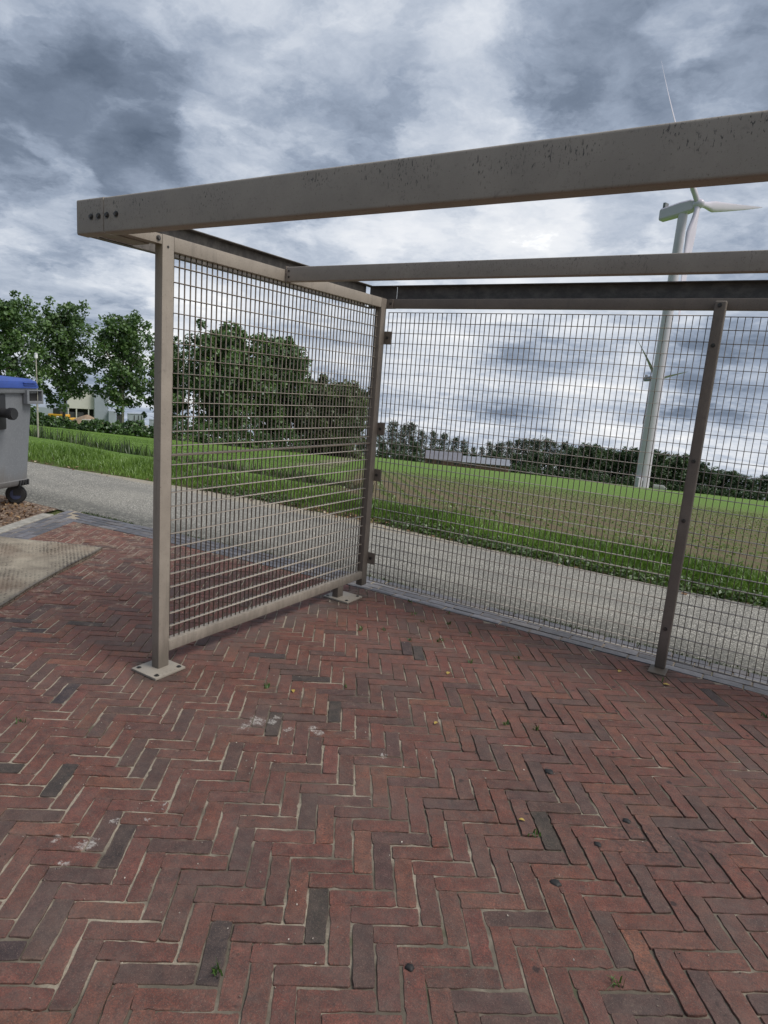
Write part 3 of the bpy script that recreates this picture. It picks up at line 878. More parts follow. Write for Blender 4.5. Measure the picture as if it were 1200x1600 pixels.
# posts
pf = MB().box(-0.052, 0, 0, 0.065, 0.012, 2.085, 0.0045).build('post', M['paint'], sh, True)
def plate(parent, x0, x1, y0, y1, z, mat, holes):
    o = MB().box(x0, x1, y0, y1, 0.001, z, 0.0025).build('base_plate', M[mat], parent, True)
    for (x, y) in holes:
        m = MB(); m.cyl((x, y, z - 0.002), (x, y, z + 0.001), 0.0125, n=18); m.cyl((x, y, z), (x, y, z + 0.006), 0.0085, n=6, bev=0.001)
        m.build('bolt', M['bolt'], parent)
plate(pf, -0.108, 0.076, -0.078, 0.108, 0.013, 'paint_plate', ((-0.085, -0.05), (0.052, -0.052), (0.052, 0.085), (-0.085, 0.085)))
m = MB().cyl((0.0002, 0.030, 2.035), (0.0018, 0.030, 2.035), 0.0055, n=14).build('bolt_hole', M['hole'], pf)
p2 = MB().box(-0.052, 0, 1.831, 1.895, 0.033, 2.085, 0.0045).build('post', M['paint_post'], sh, True)
ft = MB().box(-0.050, -0.002, 1.535, 1.600, 0.012, 0.0885, 0.003).build('foot', M['paint_post'], sh, True)
plate(ft, -0.105, 0.105, 1.505, 1.690, 0.013, 'paint_plate', ((-0.085, 1.53), (0.08, 1.53), (0.08, 1.665), (-0.085, 1.665)))
# side panel rails and the bracket that carries the front beam
MB().box(-0.0515, -0.0005, 0.0655, 1.8305, 2.021, 2.0845, 0.004).build('top_rail', M['paint'], sh, True)
MB().box(-0.0515, -0.0005, 0.0655, 1.8305, 0.089, 0.1455, 0.004).build('bottom_rail', M['paint'], sh, True)
MB().box(-0.0385, -0.0125, 0.0655, 1.8305, 1.0855, 1.0955, 0.002).build('middle_bar', M['mesh_rod_shaded'], sh)
br_ = MB().box(-0.0505, -0.0015, -0.213, -0.0005, 2.0405, 2.083, 0.003).build('front_bracket', M['paint'], sh, True)
bolt(br_, (-0.0015, -0.022, 2.062), (1, 0, 0), 0.008)
MB().box(-0.165, -0.0525, -0.20, -0.03, 2.036, 2.042, 0.001).build('gusset_plate', M['paint'], sh)

# posts of the back wall
def back_post(x0):
    o = MB().box(x0, x0 + 0.058, 1.864, 1.9025, 0.008, 2.068, 0.009, 3).build('post', M['paint_post'], sh, True)
    MB().box(x0 - 0.022, x0 + 0.074, 1.775, 1.9020, 0.001, 0.009, 0.002).build('base_plate', M['paint_post'], o)
    for z in (2.045, 1.84, 1.222, 0.888, 0.25): bolt(o, (x0 + 0.026, 1.864, z), (0, -1, 0), 0.0075)
back_post(2.050); back_post(4.135)

# welded mesh: one sheet per opening
def wires(name, axis, u0, u1, z0, z1, off, pu_, zs, us=None, dv=0.0036, dd=0.0065, hh=0.0024, hd=0.018):
    V = []; Fq = []
    def bx(a0, a1, b0, b1, c0, c1):
        n = len(V)
        for aa in (a0, a1):
            for bb in (b0, b1):
                for cc in (c0, c1):
                    V.append((aa, bb, cc) if axis == 0 else (bb, aa, cc))
        for f in ((0, 1, 3, 2), (4, 6, 7, 5), (0, 4, 5, 1), (2, 3, 7, 6), (0, 2, 6, 4), (1, 5, 7, 3)): Fq.append(tuple(n + i for i in f))
    u = u0
    k = int(round((u1 - u0) / pu_)); us = [u0 + (u1 - u0) * i / k for i in range(k + 1)]
    for u in us:
        e = rnd.gauss(0, 0.0007)
        bx(u - dv / 2 + e, u + dv / 2 + e, off - dd / 2, off + dd / 2, z0, z1)
    for z in zs:
        e = rnd.gauss(0, 0.0006)
        bx(us[0] - 0.001, us[-1] + 0.001, off - hd / 2, off + hd / 2, z - hh / 2 + e, z + hh / 2 + e)
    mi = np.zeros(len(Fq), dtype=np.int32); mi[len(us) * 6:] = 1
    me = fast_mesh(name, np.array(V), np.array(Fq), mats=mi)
    return new_obj(name, me, [M['mesh_rod_shaded'], M['mesh']], sh)

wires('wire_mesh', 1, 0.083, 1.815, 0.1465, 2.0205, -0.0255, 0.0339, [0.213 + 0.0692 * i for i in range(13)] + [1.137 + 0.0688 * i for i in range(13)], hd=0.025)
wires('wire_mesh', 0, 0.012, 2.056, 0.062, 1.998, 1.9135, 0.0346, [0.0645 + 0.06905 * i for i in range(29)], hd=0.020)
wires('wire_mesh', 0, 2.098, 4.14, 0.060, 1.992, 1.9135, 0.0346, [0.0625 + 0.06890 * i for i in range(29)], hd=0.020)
for z in (1.826, 1.195, 0.862, 0.238):
    cl = MB().box(-0.008, 0.052, 1.8960, 1.9010, z - 0.045, z + 0.043, 0.0015).build('clip', M['paint_post'], sh)
    bolt(cl, (0.020, 1.8960, z), (0, -1, 0), 0.0075)

# ------------------------------------------------------------------ waste container
mgrey, t, b = mat_new('grey_plastic')
p = t.add('ShaderNodeTexCoord').outputs['Object']
n = t.noise(p, 60, 4, 0.6); n2 = t.noise(t.vmath('MULTIPLY', p, (3, 3, 0.8)), 1.0, 5, 0.6)
c = t.mix(n2, (0.125, 0.135, 0.150), (0.195, 0.205, 0.222))
c = t.mix(t.smooth(n, 0.45, 0.7, 0, 0.35), c, (0.24, 0.25, 0.265))
szb = t.add('ShaderNodeSeparateXYZ', {0: p}).outputs[2]
c = t.mix(t.smooth(t.math('ADD', szb, t.math('MULTIPLY', n2, -0.5)), 0.15, -0.02, 0, 0.5), c, (0.13, 0.11, 0.09))
c = t.mix(t.smooth(t.noise(t.vmath('MULTIPLY', p, (14, 60, 5)), 1.0, 4, 0.7), 0.62, 0.68, 0, 0.4), c, (0.30, 0.30, 0.31))
t.set(b.inputs['Base Color'], c); b.inputs['Roughness'].default_value = 0.55
bump(t, b, n, 0.12, 0.004)
M['blue'] = simple('blue_plastic', (0.030, 0.070, 0.30), 0.5, 0.15, 5)
M['black'] = simple('black_plastic', (0.018, 0.018, 0.02), 0.45, 0.2, 10)
M['tyre'] = simple('black_rubber', (0.02, 0.02, 0.021), 0.75, 0.2, 20)
M['steel'] = simple('zinc_steel', (0.32, 0.33, 0.35), 0.38, 0.2, 20, 0.8)
nb = Vector((0.933, 0.359, 0)).normalized(); tb = Vector((-nb.y, nb.x, 0))
crn = Vector((-4.150, 1.735, 0))
cen = crn - tb * 0.455 - nb * 0.61
wc = tag(empty('waste_container', cen, math.atan2(nb.y, nb.x)), 'grey four-wheeled waste container with blue lid standing beside the road', 'waste container')
def rrect(hx, hy, z, r, n=5, cx_=0.0):
    out = []
    for sx_, sy_, a0 in ((1, 1, 0), (-1, 1, 90), (-1, -1, 180), (1, -1, 270)):
        for k in range(n + 1):
            a_ = R(a0 + 90 * k / n)
            out.append((cx_ + sx_ * (hx - r) + r * math.cos(a_), sy_ * (hy - r) + r * math.sin(a_), z))
    return out
bd = MB().loft([rrect(0.585, 0.44, 0.205, 0.05), rrect(0.60, 0.452, 0.225, 0.06), rrect(0.605, 0.456, 0.262, 0.06), rrect(0.600, 0.452, 0.268, 0.06),
                rrect(0.645, 0.500, 1.10, 0.07), rrect(0.648, 0.503, 1.150, 0.07)])
body = bd.build('body', mgrey, wc, True, 35)
MB().loft([rrect(0.675, 0.530, 1.150, 0.06), rrect(0.680, 0.535, 1.158, 0.06), rrect(0.680, 0.535, 1.205, 0.06), rrect(0.672, 0.527, 1.212, 0.06)]).build('rim', mgrey, wc, True, 35)
lid = MB().loft([rrect(0.690, 0.545, 1.200, 0.06), rrect(0.692, 0.547, 1.215, 0.06), rrect(0.678, 0.533, 1.268, 0.06), rrect(0.640, 0.495, 1.292, 0.08), rrect(0.30, 0.20, 1.318, 0.08)]).build('lid', M['blue'], wc, True, 30)
for z in (1.228, 1.248): MB().box(0.665, 0.700, 0.30, 0.475, z, z + 0.010, 0.003).build('lid_rib', M['blue'], lid)
MB().box(0.676, 0.6925, 0.29, 0.485, 1.225, 1.290, 0.002).build('lid_handle', M['black'], lid) if False else None
# pocket bracket below the rim at the corner
pk = MB(); y0, y1, z0, z1, xw = 0.330, 0.560, 1.045, 1.185, 0.655
pk.box(xw, xw + 0.05, y0, y0 + 0.03, z0, z1, 0.004); pk.box(xw, xw + 0.05, y1 - 0.02, y1, z0, z1, 0.004)
pk.box(xw, xw + 0.05, y0 + 0.03, y1 - 0.02, z0, z0 + 0.028, 0.004); pk.box(xw, xw + 0.05, y0 + 0.03, y1 - 0.02, z1 - 0.012, z1, 0.003)
pk = pk.build('handle_pocket', mgrey, wc)
MB().box(xw - 0.03, xw + 0.004, y0 + 0.02, y1 - 0.03, z0 + 0.02, z1 - 0.006).build('pocket_inner', M['hole'], pk)
tr_ = MB().box(0.60, 0.655, -0.14, 0.10, 0.80, 1.14, 0.01)
tr_.cyl((0.64, 0.0, 0.965), (0.79, 0.0, 0.965), 0.045, n=24, bev=0.006); tr_.cyl((0.775, 0.0, 0.965), (0.83, 0.0, 0.965), 0.058, n=24, bev=0.008)
tr_.build('lifting_arm', M['black'], wc, True, 35)
vent = MB()
for k in range(4): vent.box(0.575, 0.612, 0.30 + 0.038 * k, 0.322 + 0.038 * k, 0.205, 0.262, 0.002)
vent.build('corner_grip', M['black'], body)
for sx_ in (1, -1):
    for sy_ in (1, -1):
        cw = MB()
        cxw, cyw = sx_ * 0.525, sy_ * 0.385
        cw.box(cxw - 0.05, cxw + 0.05, cyw - 0.05, cyw + 0.05, 0.196, 0.206, 0.002)
        cw.cyl((cxw, cyw, 0.165), (cxw, cyw, 0.197), 0.032, n=16)
        hd = Matrix.Translation((cxw, cyw, 0)) @ Matrix.Rotation(R(28), 4, 'Z')
        for s_ in (-1, 1): cw.box(-0.045, 0.03, s_ * 0.032 - 0.003, s_ * 0.032 + 0.003, 0.09, 0.17, 0.002, mtx=hd)
        fork = cw.build('castor', M['black'], wc)
        wl = MB()
        a_ = hd @ Vector((-0.025, -0.026, 0.1)); c_ = hd @ Vector((-0.025, 0.026, 0.1))
        wl.cyl(a_, c_, 0.100, n=32, bev=0.012)
        wl.build('tyre', M['tyre'], fork, True, 35)
        hb_ = MB(); a2 = hd @ Vector((-0.025, -0.031, 0.1)); c2 = hd @ Vector((-0.025, 0.031, 0.1))
        hb_.cyl(a2, c2, 0.055, n=20, bev=0.004); hb_.build('wheel_hub', simple('hub_blue', (0.05, 0.06, 0.12), 0.4), fork, True)

# ------------------------------------------------------------------ vegetation helpers
def leaf_mat(name, c0, c1, trans=0.25):
    m = bpy.data.materials.new(name); m.use_nodes = True; m.node_tree.nodes.clear(); t = NT(m.node_tree)
    a_ = t.add('ShaderNodeAttribute', attribute_name='tone').outputs['Fac']
    col = t.mix(a_, c0, c1)
    d = t.add('ShaderNodeBsdfDiffuse', {'Color': col})
    tl = t.add('ShaderNodeBsdfTranslucent', {'Color': t.mix(1.0, col, (1.25, 1.35, 0.7), 'MULTIPLY')})
    gl = t.add('ShaderNodeBsdfGlossy', {'Roughness': 0.45, 'Color': (0.8, 0.85, 0.9, 1)})
    mx = t.add('ShaderNodeMixShader', {0: trans, 1: d.outputs[0], 2: tl.outputs[0]})
    mx2 = t.add('ShaderNodeMixShader', {0: 0.05, 1: mx.outputs[0], 2: gl.outputs[0]})
    t.l.new(mx2.outputs[0], t.add('ShaderNodeOutputMaterial').inputs[0])
    return m


LM = {'weed': leaf_mat('weed_leaf', (0.045, 0.085, 0.018), (0.130, 0.195, 0.050), 0.3),
      'poplar': leaf_mat('poplar_leaf', (0.042, 0.088, 0.026), (0.175, 0.275, 0.095)),
      'wood': leaf_mat('woodland_leaf', (0.028, 0.054, 0.022), (0.100, 0.150, 0.062)),
      'grey': leaf_mat('grey_leaf', (0.050, 0.066, 0.046), (0.14, 0.165, 0.11)),
      'willow': leaf_mat('willow_leaf', (0.048, 0.072, 0.026), (0.165, 0.200, 0.085)),
      'bush': leaf_mat('bush_leaf', (0.024, 0.055, 0.014), (0.105, 0.190, 0.045)),
      'grass': leaf_mat('grass_blade', (0.080, 0.150, 0.020), (0.230, 0.350, 0.080), 0.3),
      'reed': leaf_mat('reed_blade', (0.018, 0.036, 0.010), (0.082, 0.105, 0.032), 0.25),
      'crop': leaf_mat('crop_leaf', (0.150, 0.195, 0.065), (0.230, 0.290, 0.110), 0.35)}
M['bark'] = simple('bark', (0.12, 0.105, 0.085), 0.9, 0.3, 6)
M['bark_pale'] = simple('pale_bark', (0.27, 0.25, 0.20), 0.85, 0.3, 6)


def leaves(C, Rad, n, size, seed, squash=1.0, tone0=None):
    """n leaf quads per clump; C (k,3) centres; Rad (k) radii -> V,F,tone"""
    r_ = np.random.default_rng(seed)
    k = len(C)
    d = r_.normal(size=(k, n, 3)); d /= np.linalg.norm(d, axis=2, keepdims=True)
    rad = r_.random((k, n, 1)) ** 0.45
    P = C[:, None, :] + d * rad * Rad[:, None, None] * np.array([1, 1, squash])
    P = P.reshape(-1, 3)
    N = len(P)
    nrm = d.reshape(-1, 3) * 0.7 + r_.normal(size=(N, 3)) * 0.6 + np.array([0, 0, 0.5])
    nrm /= np.linalg.norm(nrm, axis=1, keepdims=True)
    u = np.cross(nrm, r_.normal(size=(N, 3))); u /= np.linalg.norm(u, axis=1, keepdims=True)
    v = np.cross(nrm, u)
    s = size * r_.uniform(0.6, 1.35, size=(N, 1))
    V = np.stack([P - u * s * 0.5, P - v * s * 0.36 + u * s * .08, P + u * s * 0.55, P + v * s * 0.36 + u * s * .08], 1).reshape(-1, 3)
    F = np.arange(N * 4).reshape(N, 4)
    ct = (r_.random((k, 1)) * 0.75 if tone0 is None else np.asarray(tone0)[:, None])
    tone = np.clip(ct + r_.normal(0, 0.2, size=(k, n)), 0, 1).reshape(-1)
    return V, F, np.repeat(tone, 4)


def tube(pts, rads, n=7):
    pts = [Vector(q) for q in pts]; V = []; Fq = []
    for i, q in enumerate(pts):
        d = (pts[min(i + 1, len(pts) - 1)] - pts[max(i - 1, 0)]).normalized()
        a = d.orthogonal().normalized(); b2 = d.cross(a)
        for k in range(n):
            g = 2 * math.pi * k / n
            V.append(q + (a * math.cos(g) + b2 * math.sin(g)) * rads[i])
    for i in range(len(pts) - 1):
        for k in range(n):
            Fq.append((i * n + k, i * n + (k + 1) % n, (i + 1) * n + (k + 1) % n, (i + 1) * n + k))
    return V, Fq


def make_tree(name, H, Wd, kind, seed, clear=0.18, dens=1.0, leaf=0.42, nl=26, limbs=46, up=0.9, bark='bark', profile='poplar', clump=0.085, trunk_r=0.016):
    """trunk with limbs + a crown of leaf clumps carried on the limbs; base at origin"""
    q = random.Random(seed)
    root = empty(name, (0, 0, 0))
    V = []; Fq = []; C = []; Rr = []
    bend = [Vector((0, 0, 0))]
    tp = []
    ox = oy = 0.0
    NT_ = 9
    for i in range(NT_ + 1):
        tp.append(Vector((ox, oy, H * 0.97 * i / NT_)))
        ox += q.gauss(0, 0.006) * H; oy += q.gauss(0, 0.006) * H
    tr = [H * trunk_r * (1 - 0.88 * i / NT_) + 0.015 for i in range(NT_ + 1)]
    a, f = tube(tp, tr, 8); V += a; Fq += f
    def trunk_at(u):
        u = max(0, min(0.999, u)) * NT_; i = int(u); return tp[i].lerp(tp[i + 1], u - i)
    ga = q.random() * 6.28
    for i in range(limbs):
        u = clear + (1 - clear) * ((i + q.random()) / limbs) ** 0.9
        un = (u - clear) / (1 - clear)
        if profile == 'poplar': wr = 0.30 + 0.75 * math.sin(math.pi * min(1, un * 0.92 + 0.12)) ** 0.7 * (1.08 - 0.5 * un)
        elif profile == 'round': wr = math.sqrt(max(0.02, 1 - (2 * un - 0.85) ** 2 / 1.9))
        else: wr = 0.55 + 0.45 * un if un < 0.8 else 1.0 - 2.2 * (un - 0.8)
        L = Wd * 0.5 * wr * q.uniform(0.55, 1.12)
        ga += 2.4 + q.gauss(0, 0.4)
        b0 = trunk_at(u * 0.97)
        rise = up * q.uniform(0.6, 1.3) * (0.5 + 0.8 * un)
        pts = [b0]
        for s_ in (0.35, 0.7, 1.0):
            pts.append(b0 + Vector((math.cos(ga) * L * s_, math.sin(ga) * L * s_, rise * L * s_ ** 1.3)) + Vector((q.gauss(0, 0.05), q.gauss(0, 0.05), q.gauss(0, 0.05))) * L)
        if pts[-1].z > H: 
            k = H / pts[-1].z
            for z_ in pts[1:]: z_.z = b0.z + (z_.z - b0.z) * k * 0.9
        r0 = max(0.02, H * 0.0045 * (1 - 0.6 * un))
        a, f = tube(pts, [r0, r0 * 0.75, r0 * 0.5, r0 * 0.2], 5)
        o = len(V); V += a; Fq += [tuple(o + z for z in g) for g in f]
        for s_ in (0.30, 0.55, 0.78, 1.0):
            if q.random() > dens: continue
            k = s_ * 3; j = min(2, int(k)); pt = pts[j].lerp(pts[j + 1], k - j)
            C.append(pt + Vector((q.gauss(0, 1), q.gauss(0, 1), q.gauss(0, 1))) * Wd * 0.05)
            Rr.append(H * clump * q.uniform(0.6, 1.25) * (0.75 + 0.35 * math.sin(math.pi * un)))
    C.append(trunk_at(0.98)); Rr.append(H * clump * 0.7)
    C = np.array([tuple(z) for z in C]); Rr = np.array(Rr)
    me = fast_mesh('trunk', np.array([tuple(z) for z in V]), Fq, smooth=True)
    new_obj('trunk', me, M[bark], root)
    LV, LF, T = leaves(C, Rr, nl, leaf, seed)
    LV[:, 2] = np.maximum(LV[:, 2], 0.05)
    me = fast_mesh('crown', LV, LF, col=np.repeat(T[:, None], 3, 1))
    new_obj('crown', me, LM[kind], root)
    return root


def make_bush(name, H, Wd, kind, seed, n=60, nl=22, leaf=0.2):
    q = random.Random(seed); C = []; Rr = []
    V = []; Fq = []
    root = empty(name, (0, 0, 0))
    for i in range(n):
        a_ = q.random() * 6.28; rr = math.sqrt(q.random()) * Wd * 0.5; z = q.random() ** 0.8 * H * (1 - 0.55 * (rr / (Wd * 0.5)) ** 2)
        C.append((rr * math.cos(a_), rr * math.sin(a_), z)); Rr.append(H * 0.17 * q.uniform(0.6, 1.3))
        if i % 4 == 0:
            t_, f_ = tube([(rr * .3 * math.cos(a_), rr * .3 * math.sin(a_), 0), (rr * .7 * math.cos(a_), rr * .7 * math.sin(a_), z * 0.6), (rr * math.cos(a_), rr * math.sin(a_), z)], [0.03, 0.02, 0.008], 5)
            o = len(V); V += t_; Fq += [tuple(o + k for k in g) for g in f_]
    new_obj('stem', fast_mesh('stem', np.array([tuple(z) for z in V]), Fq), M['bark'], root)
    LV, LF, T = leaves(np.array(C), np.array(Rr), nl, leaf, seed)
    LV[:, 2] = np.maximum(LV[:, 2], 0.02)
    new_obj('foliage', fast_mesh('foliage', LV, LF, col=np.repeat(T[:, None], 3, 1)), LM[kind], root)
    return root


def place(o, p_, s=1.0, rz=None, sz=None):
    o.location = (p_.x, p_.y, p_.z - 0.15 * s); o.scale = (s, s, sz or s)
    o.rotation_euler = (0, 0, rz if rz is not None else rnd.random() * 6.28)
    return o


# ---- poplars beyond the meadow on the left
DP = 86
pops = [  # px x, top y, base y, width px, label, clear, bark
    (12, 456, 648, 105, 'tall poplar standing behind the blue-lidded waste container', 0.16, 'bark', 1.0),
    (100, 468, 655, 100, 'broad poplar rising behind the pale roadside pole', 0.20, 'bark', 1.0),
    (192, 484, 662, 96, 'poplar with a pale slender trunk between the broad poplar and the shelter post', 0.24, 'bark_pale', 0.95),
    (262, 512, 672, 70, 'narrow poplar half hidden by the front post of the shelter', 0.14, 'bark', 0.9),
    (352, 510, 690, 128, 'widest dark poplar seen through the middle of the side mesh', 0.06, 'bark', 1.15),
    (432, 520, 694, 108, 'gappy poplar seen through the mesh right of the widest one', 0.08, 'bark', 0.85)]
for i, (x, ty, by, wp, lab, cl, bk_, dn) in enumerate(pops):
    d = DP + (i % 2) * 5; ty += 15
    b0 = at((x, by), d)
    dd = pxdir(x, ty); top = CAM.z + dd.z / math.hypot(dd.x, dd.y) * d
    H = top - b0.z
    Wd = wp * d / 1011.7 * 1.02
    o = make_tree('poplar', H, Wd, 'poplar', 40 + i, clear=cl, dens=0.88 if i < 4 else 1.0, leaf=0.36 if i < 4 else 0.44, nl=48 if i < 4 else 70, limbs=70 if i < 4 else 105, up=0.9, bark=bk_, clump=0.058 if i < 4 else 0.072, trunk_r=0.013)
    tag(o, lab, 'tree', 'poplars in a row beyond the meadow'); place(o, b0, 1.0, 0.3 * i)
# two slim stems standing before the row
# willow mass through the mesh
b0 = at((512, 700), 92)
o = make_tree('willow', 9.4, 10.6, 'willow', 71, clear=0.02, dens=1, leaf=0.46, nl=85, limbs=110, up=0.35, profile='round', clump=0.12)
tag(o, 'low rounded grey-green willow seen through the mesh beside the inner post', 'tree'); place(o, b0, 1.0, 1.0)

# ---- bushes along the foot of the poplars
bushes = [(52, 674, 70, 2.6, 4.5, 'leafy bush at the foot of the pale roadside pole'), (82, 676, 70, 2.1, 4.5, 'low bush in front of the white hall with the dark bays'),
          (110, 678, 71, 1.7, 4.0, 'lowest bush, under the broad poplar'), (150, 682, 68, 2.3, 3.4, 'pointed bush left of the grey steel box in the hedge'),
          (178, 686, 68, 2.3, 4.2, 'round bush before the pale slender trunk'), (212, 688, 69, 2.7, 4.4, 'dense bush before the grey double-door container'),
          (238, 692, 68, 2.3, 3.6, 'bush touching the left edge of the front post'), (282, 694, 72, 3.2, 5.5, 'bush just right of the front post behind the mesh'),
          (330, 696, 74, 2.8, 6.0, 'wide bush under the widest poplar behind the mesh'), (385, 698, 76, 2.8, 6.0, 'bush under the gap between two poplars behind the mesh'),
          (440, 700, 80, 3.0, 6.5, 'bush below the gappy poplar behind the mesh'), (15, 668, 70, 2.5, 5.0, 'bush mostly behind the waste container')]
for i, (x, by, d, h, wd_, lab) in enumerate(bushes):
    h *= 0.60 if i < 7 else 1.0; wd_ *= 0.9
    o = make_bush('hedge_bush', h, wd_, 'bush', 200 + i, n=80, nl=26, leaf=0.26)
    tag(o, lab, 'bush', 'bushes along the foot of the poplars'); place(o, at((x, by), d), 1.0)

# ---- industrial hall, boxes and vehicles behind the poplars
DI = 128
def frame_at(px, d):
    o = at(px, d); return o
mw = simple('white_cladding', (0.62, 0.61, 0.57), 0.6, 0.06, 0.3)
mgy = simple('grey_blue_cladding', (0.33, 0.37, 0.43), 0.55, 0.08, 0.3)
mdk = simple('dark_opening', (0.05, 0.052, 0.055), 0.6, 0.2, 0.5)
def rel(px, d, py_top=None):
    return None
def hall():
    L0 = at((86, 655), DI); L1 = at((170, 662), DI); v = (L1 - L0); Ln = Vector((v.x, v.y)).length; az = math.atan2(v.y, v.x)
    k = DI / 1011.7
    r0 = tag(empty('industrial_hall', (L0.x, L0.y, L0.z - 0.6), az), 'white and grey-blue industrial hall with dark loading bays behind the poplars', 'building')
    z = lambda py, px: 0.6 + ((655 + (px - 86) * 0.085) - py) * k
    sx_ = lambda px: (px - 86) * Ln / 84.0
    MB().box(sx_(60), sx_(105), 0, 12, 0, z(634, 95), 0.03).build('wing', mgy, r0)
    wl = MB().box(sx_(105), sx_(147), -0.4, 14, z(636, 125), z(610, 125), 0.03).build('upper_wall', mw, r0)
    MB().box(sx_(104), sx_(148), -0.6, 14.2, z(610, 125), z(608, 125), 0.02).build('roof_edge', mgy, r0)
    MB().box(sx_(105), sx_(147), 1.2, 14, 0, z(636, 125) - 0.01).build('lower_wall', mdk, r0)
    for a_ in (105.5, 118, 137, 146): MB().box(sx_(a_), sx_(a_ + 2), -0.35, 1.19, 0, z(636, 125) - 0.01, 0.02).build('pillar', mw, r0)
    MB().box(sx_(147), sx_(169), -1.2, 12, 0, z(612, 155), 0.03).build('grey_block', mgy, r0)
    MB().box(sx_(169), sx_(181), -2.2, 6, 0, z(640, 170), 0.03).build('annex', mgy, r0)
    for a_ in (108, 121): MB().box(sx_(a_), sx_(a_ + 9), -0.1, 0.02, 0.3, z(638, 125) - 0.4, 0.02).build('bay_door', mdk, r0)
hall()
def container(px, d, w_px, h, lab, dark=False):
    o = at(px, d); k = d / 1011.7; v = at((px[0] + w_px, px[1] + w_px * 0.1), d) - o
    Ln = math.hypot(v.x, v.y)
    r0 = tag(empty('steel_container', (o.x, o.y, o.z), math.atan2(v.y, v.x)), lab, 'container', 'steel boxes behind the hedge')
    mat = simple('container_grey', (0.36, 0.40, 0.46), 0.5, 0.12, 1.0) if not dark else mdk
    MB().box(0, Ln, 0, 2.4, 0, h, 0.04).build('body', mat, r0)
    for u in (0.38, 0.62, 0.8):
        MB().box(Ln * u, Ln * u + 0.12, -0.06, -0.002, 0.15, h - 0.15, 0.01).build('door_bar', mdk, r0)
    MB().box(-0.03, Ln + 0.03, -0.05, 2.45, h + 0.003, h + 0.12, 0.02).build('roof_rim', mat, r0)
container((199, 664), 112, 27, 2.9, 'grey double-door steel container behind the dense bush')
container((233, 666), 114, 22, 2.4, 'small grey container partly hidden by the front post')
container((182, 663), 118, 12, 2.6, 'dark steel box left of the grey double-door container', True)
# yellow loader
o = at((93, 657), 118)
r0 = tag(empty('wheel_loader', (o.x, o.y, o.z), R(30)), 'yellow wheel loader parked by the hall wing', 'loader')
my = simple('yellow_paint', (0.65, 0.36, 0.03), 0.45, 0.1, 2)
MB().box(-1.5, 1.4, -0.8, 0.8, 0.9, 1.7, 0.15).build('body', my, r0)
MB().box(-0.7, 0.5, -0.7, 0.7, 1.7, 2.6, 0.1).build('cab', mdk, r0)
MB().box(1.6, 2.3, -1.1, 1.1, 0.3, 1.2, 0.1).build('bucket', my, r0)
for a_ in (-0.9, 0.8):
    for s_ in (-0.9, 0.9):
        MB().cyl((a_, s_ - 0.2, 0.6), (a_, s_ + 0.2, 0.6), 0.6, n=20, bev=0.08).build('wheel', M['tyre'], r0)
# sand heap and low concrete wall in the works yard
hp = MB(); o = at((137, 662), 112)
rings = []
for k in range(8):
    u = k / 7; rr = 2.9 * (1 - u ** 1.4) + 0.05
    rings.append([(rr * math.cos(g * math.pi / 9) * (1 + 0.12 * math.sin(g * 1.9 + k)) * 1.5, rr * math.sin(g * math.pi / 9) * (1 + 0.1 * math.sin(g * 2.3)), 2.0 * u + 0.06 * math.sin(g * 1.3)) for g in range(18)])
hp.loft(rings)
h_ = hp.build('sand_heap', simple('heap_sand', (0.30, 0.22, 0.15), 0.9, 0.2, 3), None, True); h_.location = o
tag(h_, 'brown sand heap in front of the dark loading bays', 'sand heap')
for i, (xa, xb, d, hh, lab) in enumerate([(88, 100, 104, 1.2, 'pale low wall below the yellow loader'), (128, 152, 104, 1.1, 'pale low wall below the sand heap'), (168, 232, 104, 1.0, 'long pale low wall below the grey containers')]):
    A = at((xa, 656 + 0.1 * (xa - 88)), d); B = at((xb, 656 + 0.1 * (xb - 88)), d); v = B - A
    r_ = MB().box(0, math.hypot(v.x, v.y), 0, 0.4, -0.5, hh, 0.05)
    n_ = int(math.hypot(v.x, v.y) / 1.5)
    for k in range(n_): r_.box(k * 1.5 + 0.02, k * 1.5 + 1.40, -0.03, 0.43, hh + 0.003, hh + 0.08, 0.02)
    o = r_.build('block_wall', simple('pale_concrete', (0.55, 0.54, 0.51), 0.8, 0.15, 2)); o.location = A; o.rotation_euler = (0, 0, math.atan2(v.y, v.x))
    tag(o, lab, 'wall', 'low walls of the works yard')

# ---- roadside pole with a small lamp head
b0 = at((60, 703), 15.0)
lp = tag(empty('lamp_post', (b0.x, b0.y, b0.z)), 'thin pale roadside lamp pole in the grass beside the waste container', 'lamp post')
dd = pxdir(74, 563); zt = CAM.z + dd.z / math.hypot(dd.x, dd.y) * 15.0 - b0.z
mpole = simple('weathered_pole', (0.36, 0.34, 0.29), 0.6, 0.3, 6)
MB().cyl((0, 0, -0.1), (0, 0, zt * 0.55), 0.020, 0.018, 12).cyl((0, 0, zt * 0.55 + .001), (0, 0, zt), 0.014, 0.011, 12).build('pole', mpole, lp, True)
MB().box(-0.028, 0.028, 0.028, 0.085, zt * 0.50, zt * 0.60, 0.006).build('junction_box', simple('box_grey', (0.45, 0.46, 0.47), 0.5), lp)
MB().cyl((0, 0, zt), (0, 0, zt + 0.03), 0.014, 0.034, 16).cyl((0, 0, zt + 0.031), (0, 0, zt + 0.11), 0.034, 0.030, 16).build('lamp_head', simple('lamp_white', (0.78, 0.79, 0.80), 0.3, 0.04), lp, True)
MB().cyl((0, 0, zt + 0.111), (0, 0, zt + 0.13), 0.036, 0.012, 16).build('lamp_cap', simple('cap_grey', (0.5, 0.51, 0.52), 0.4), lp, True)

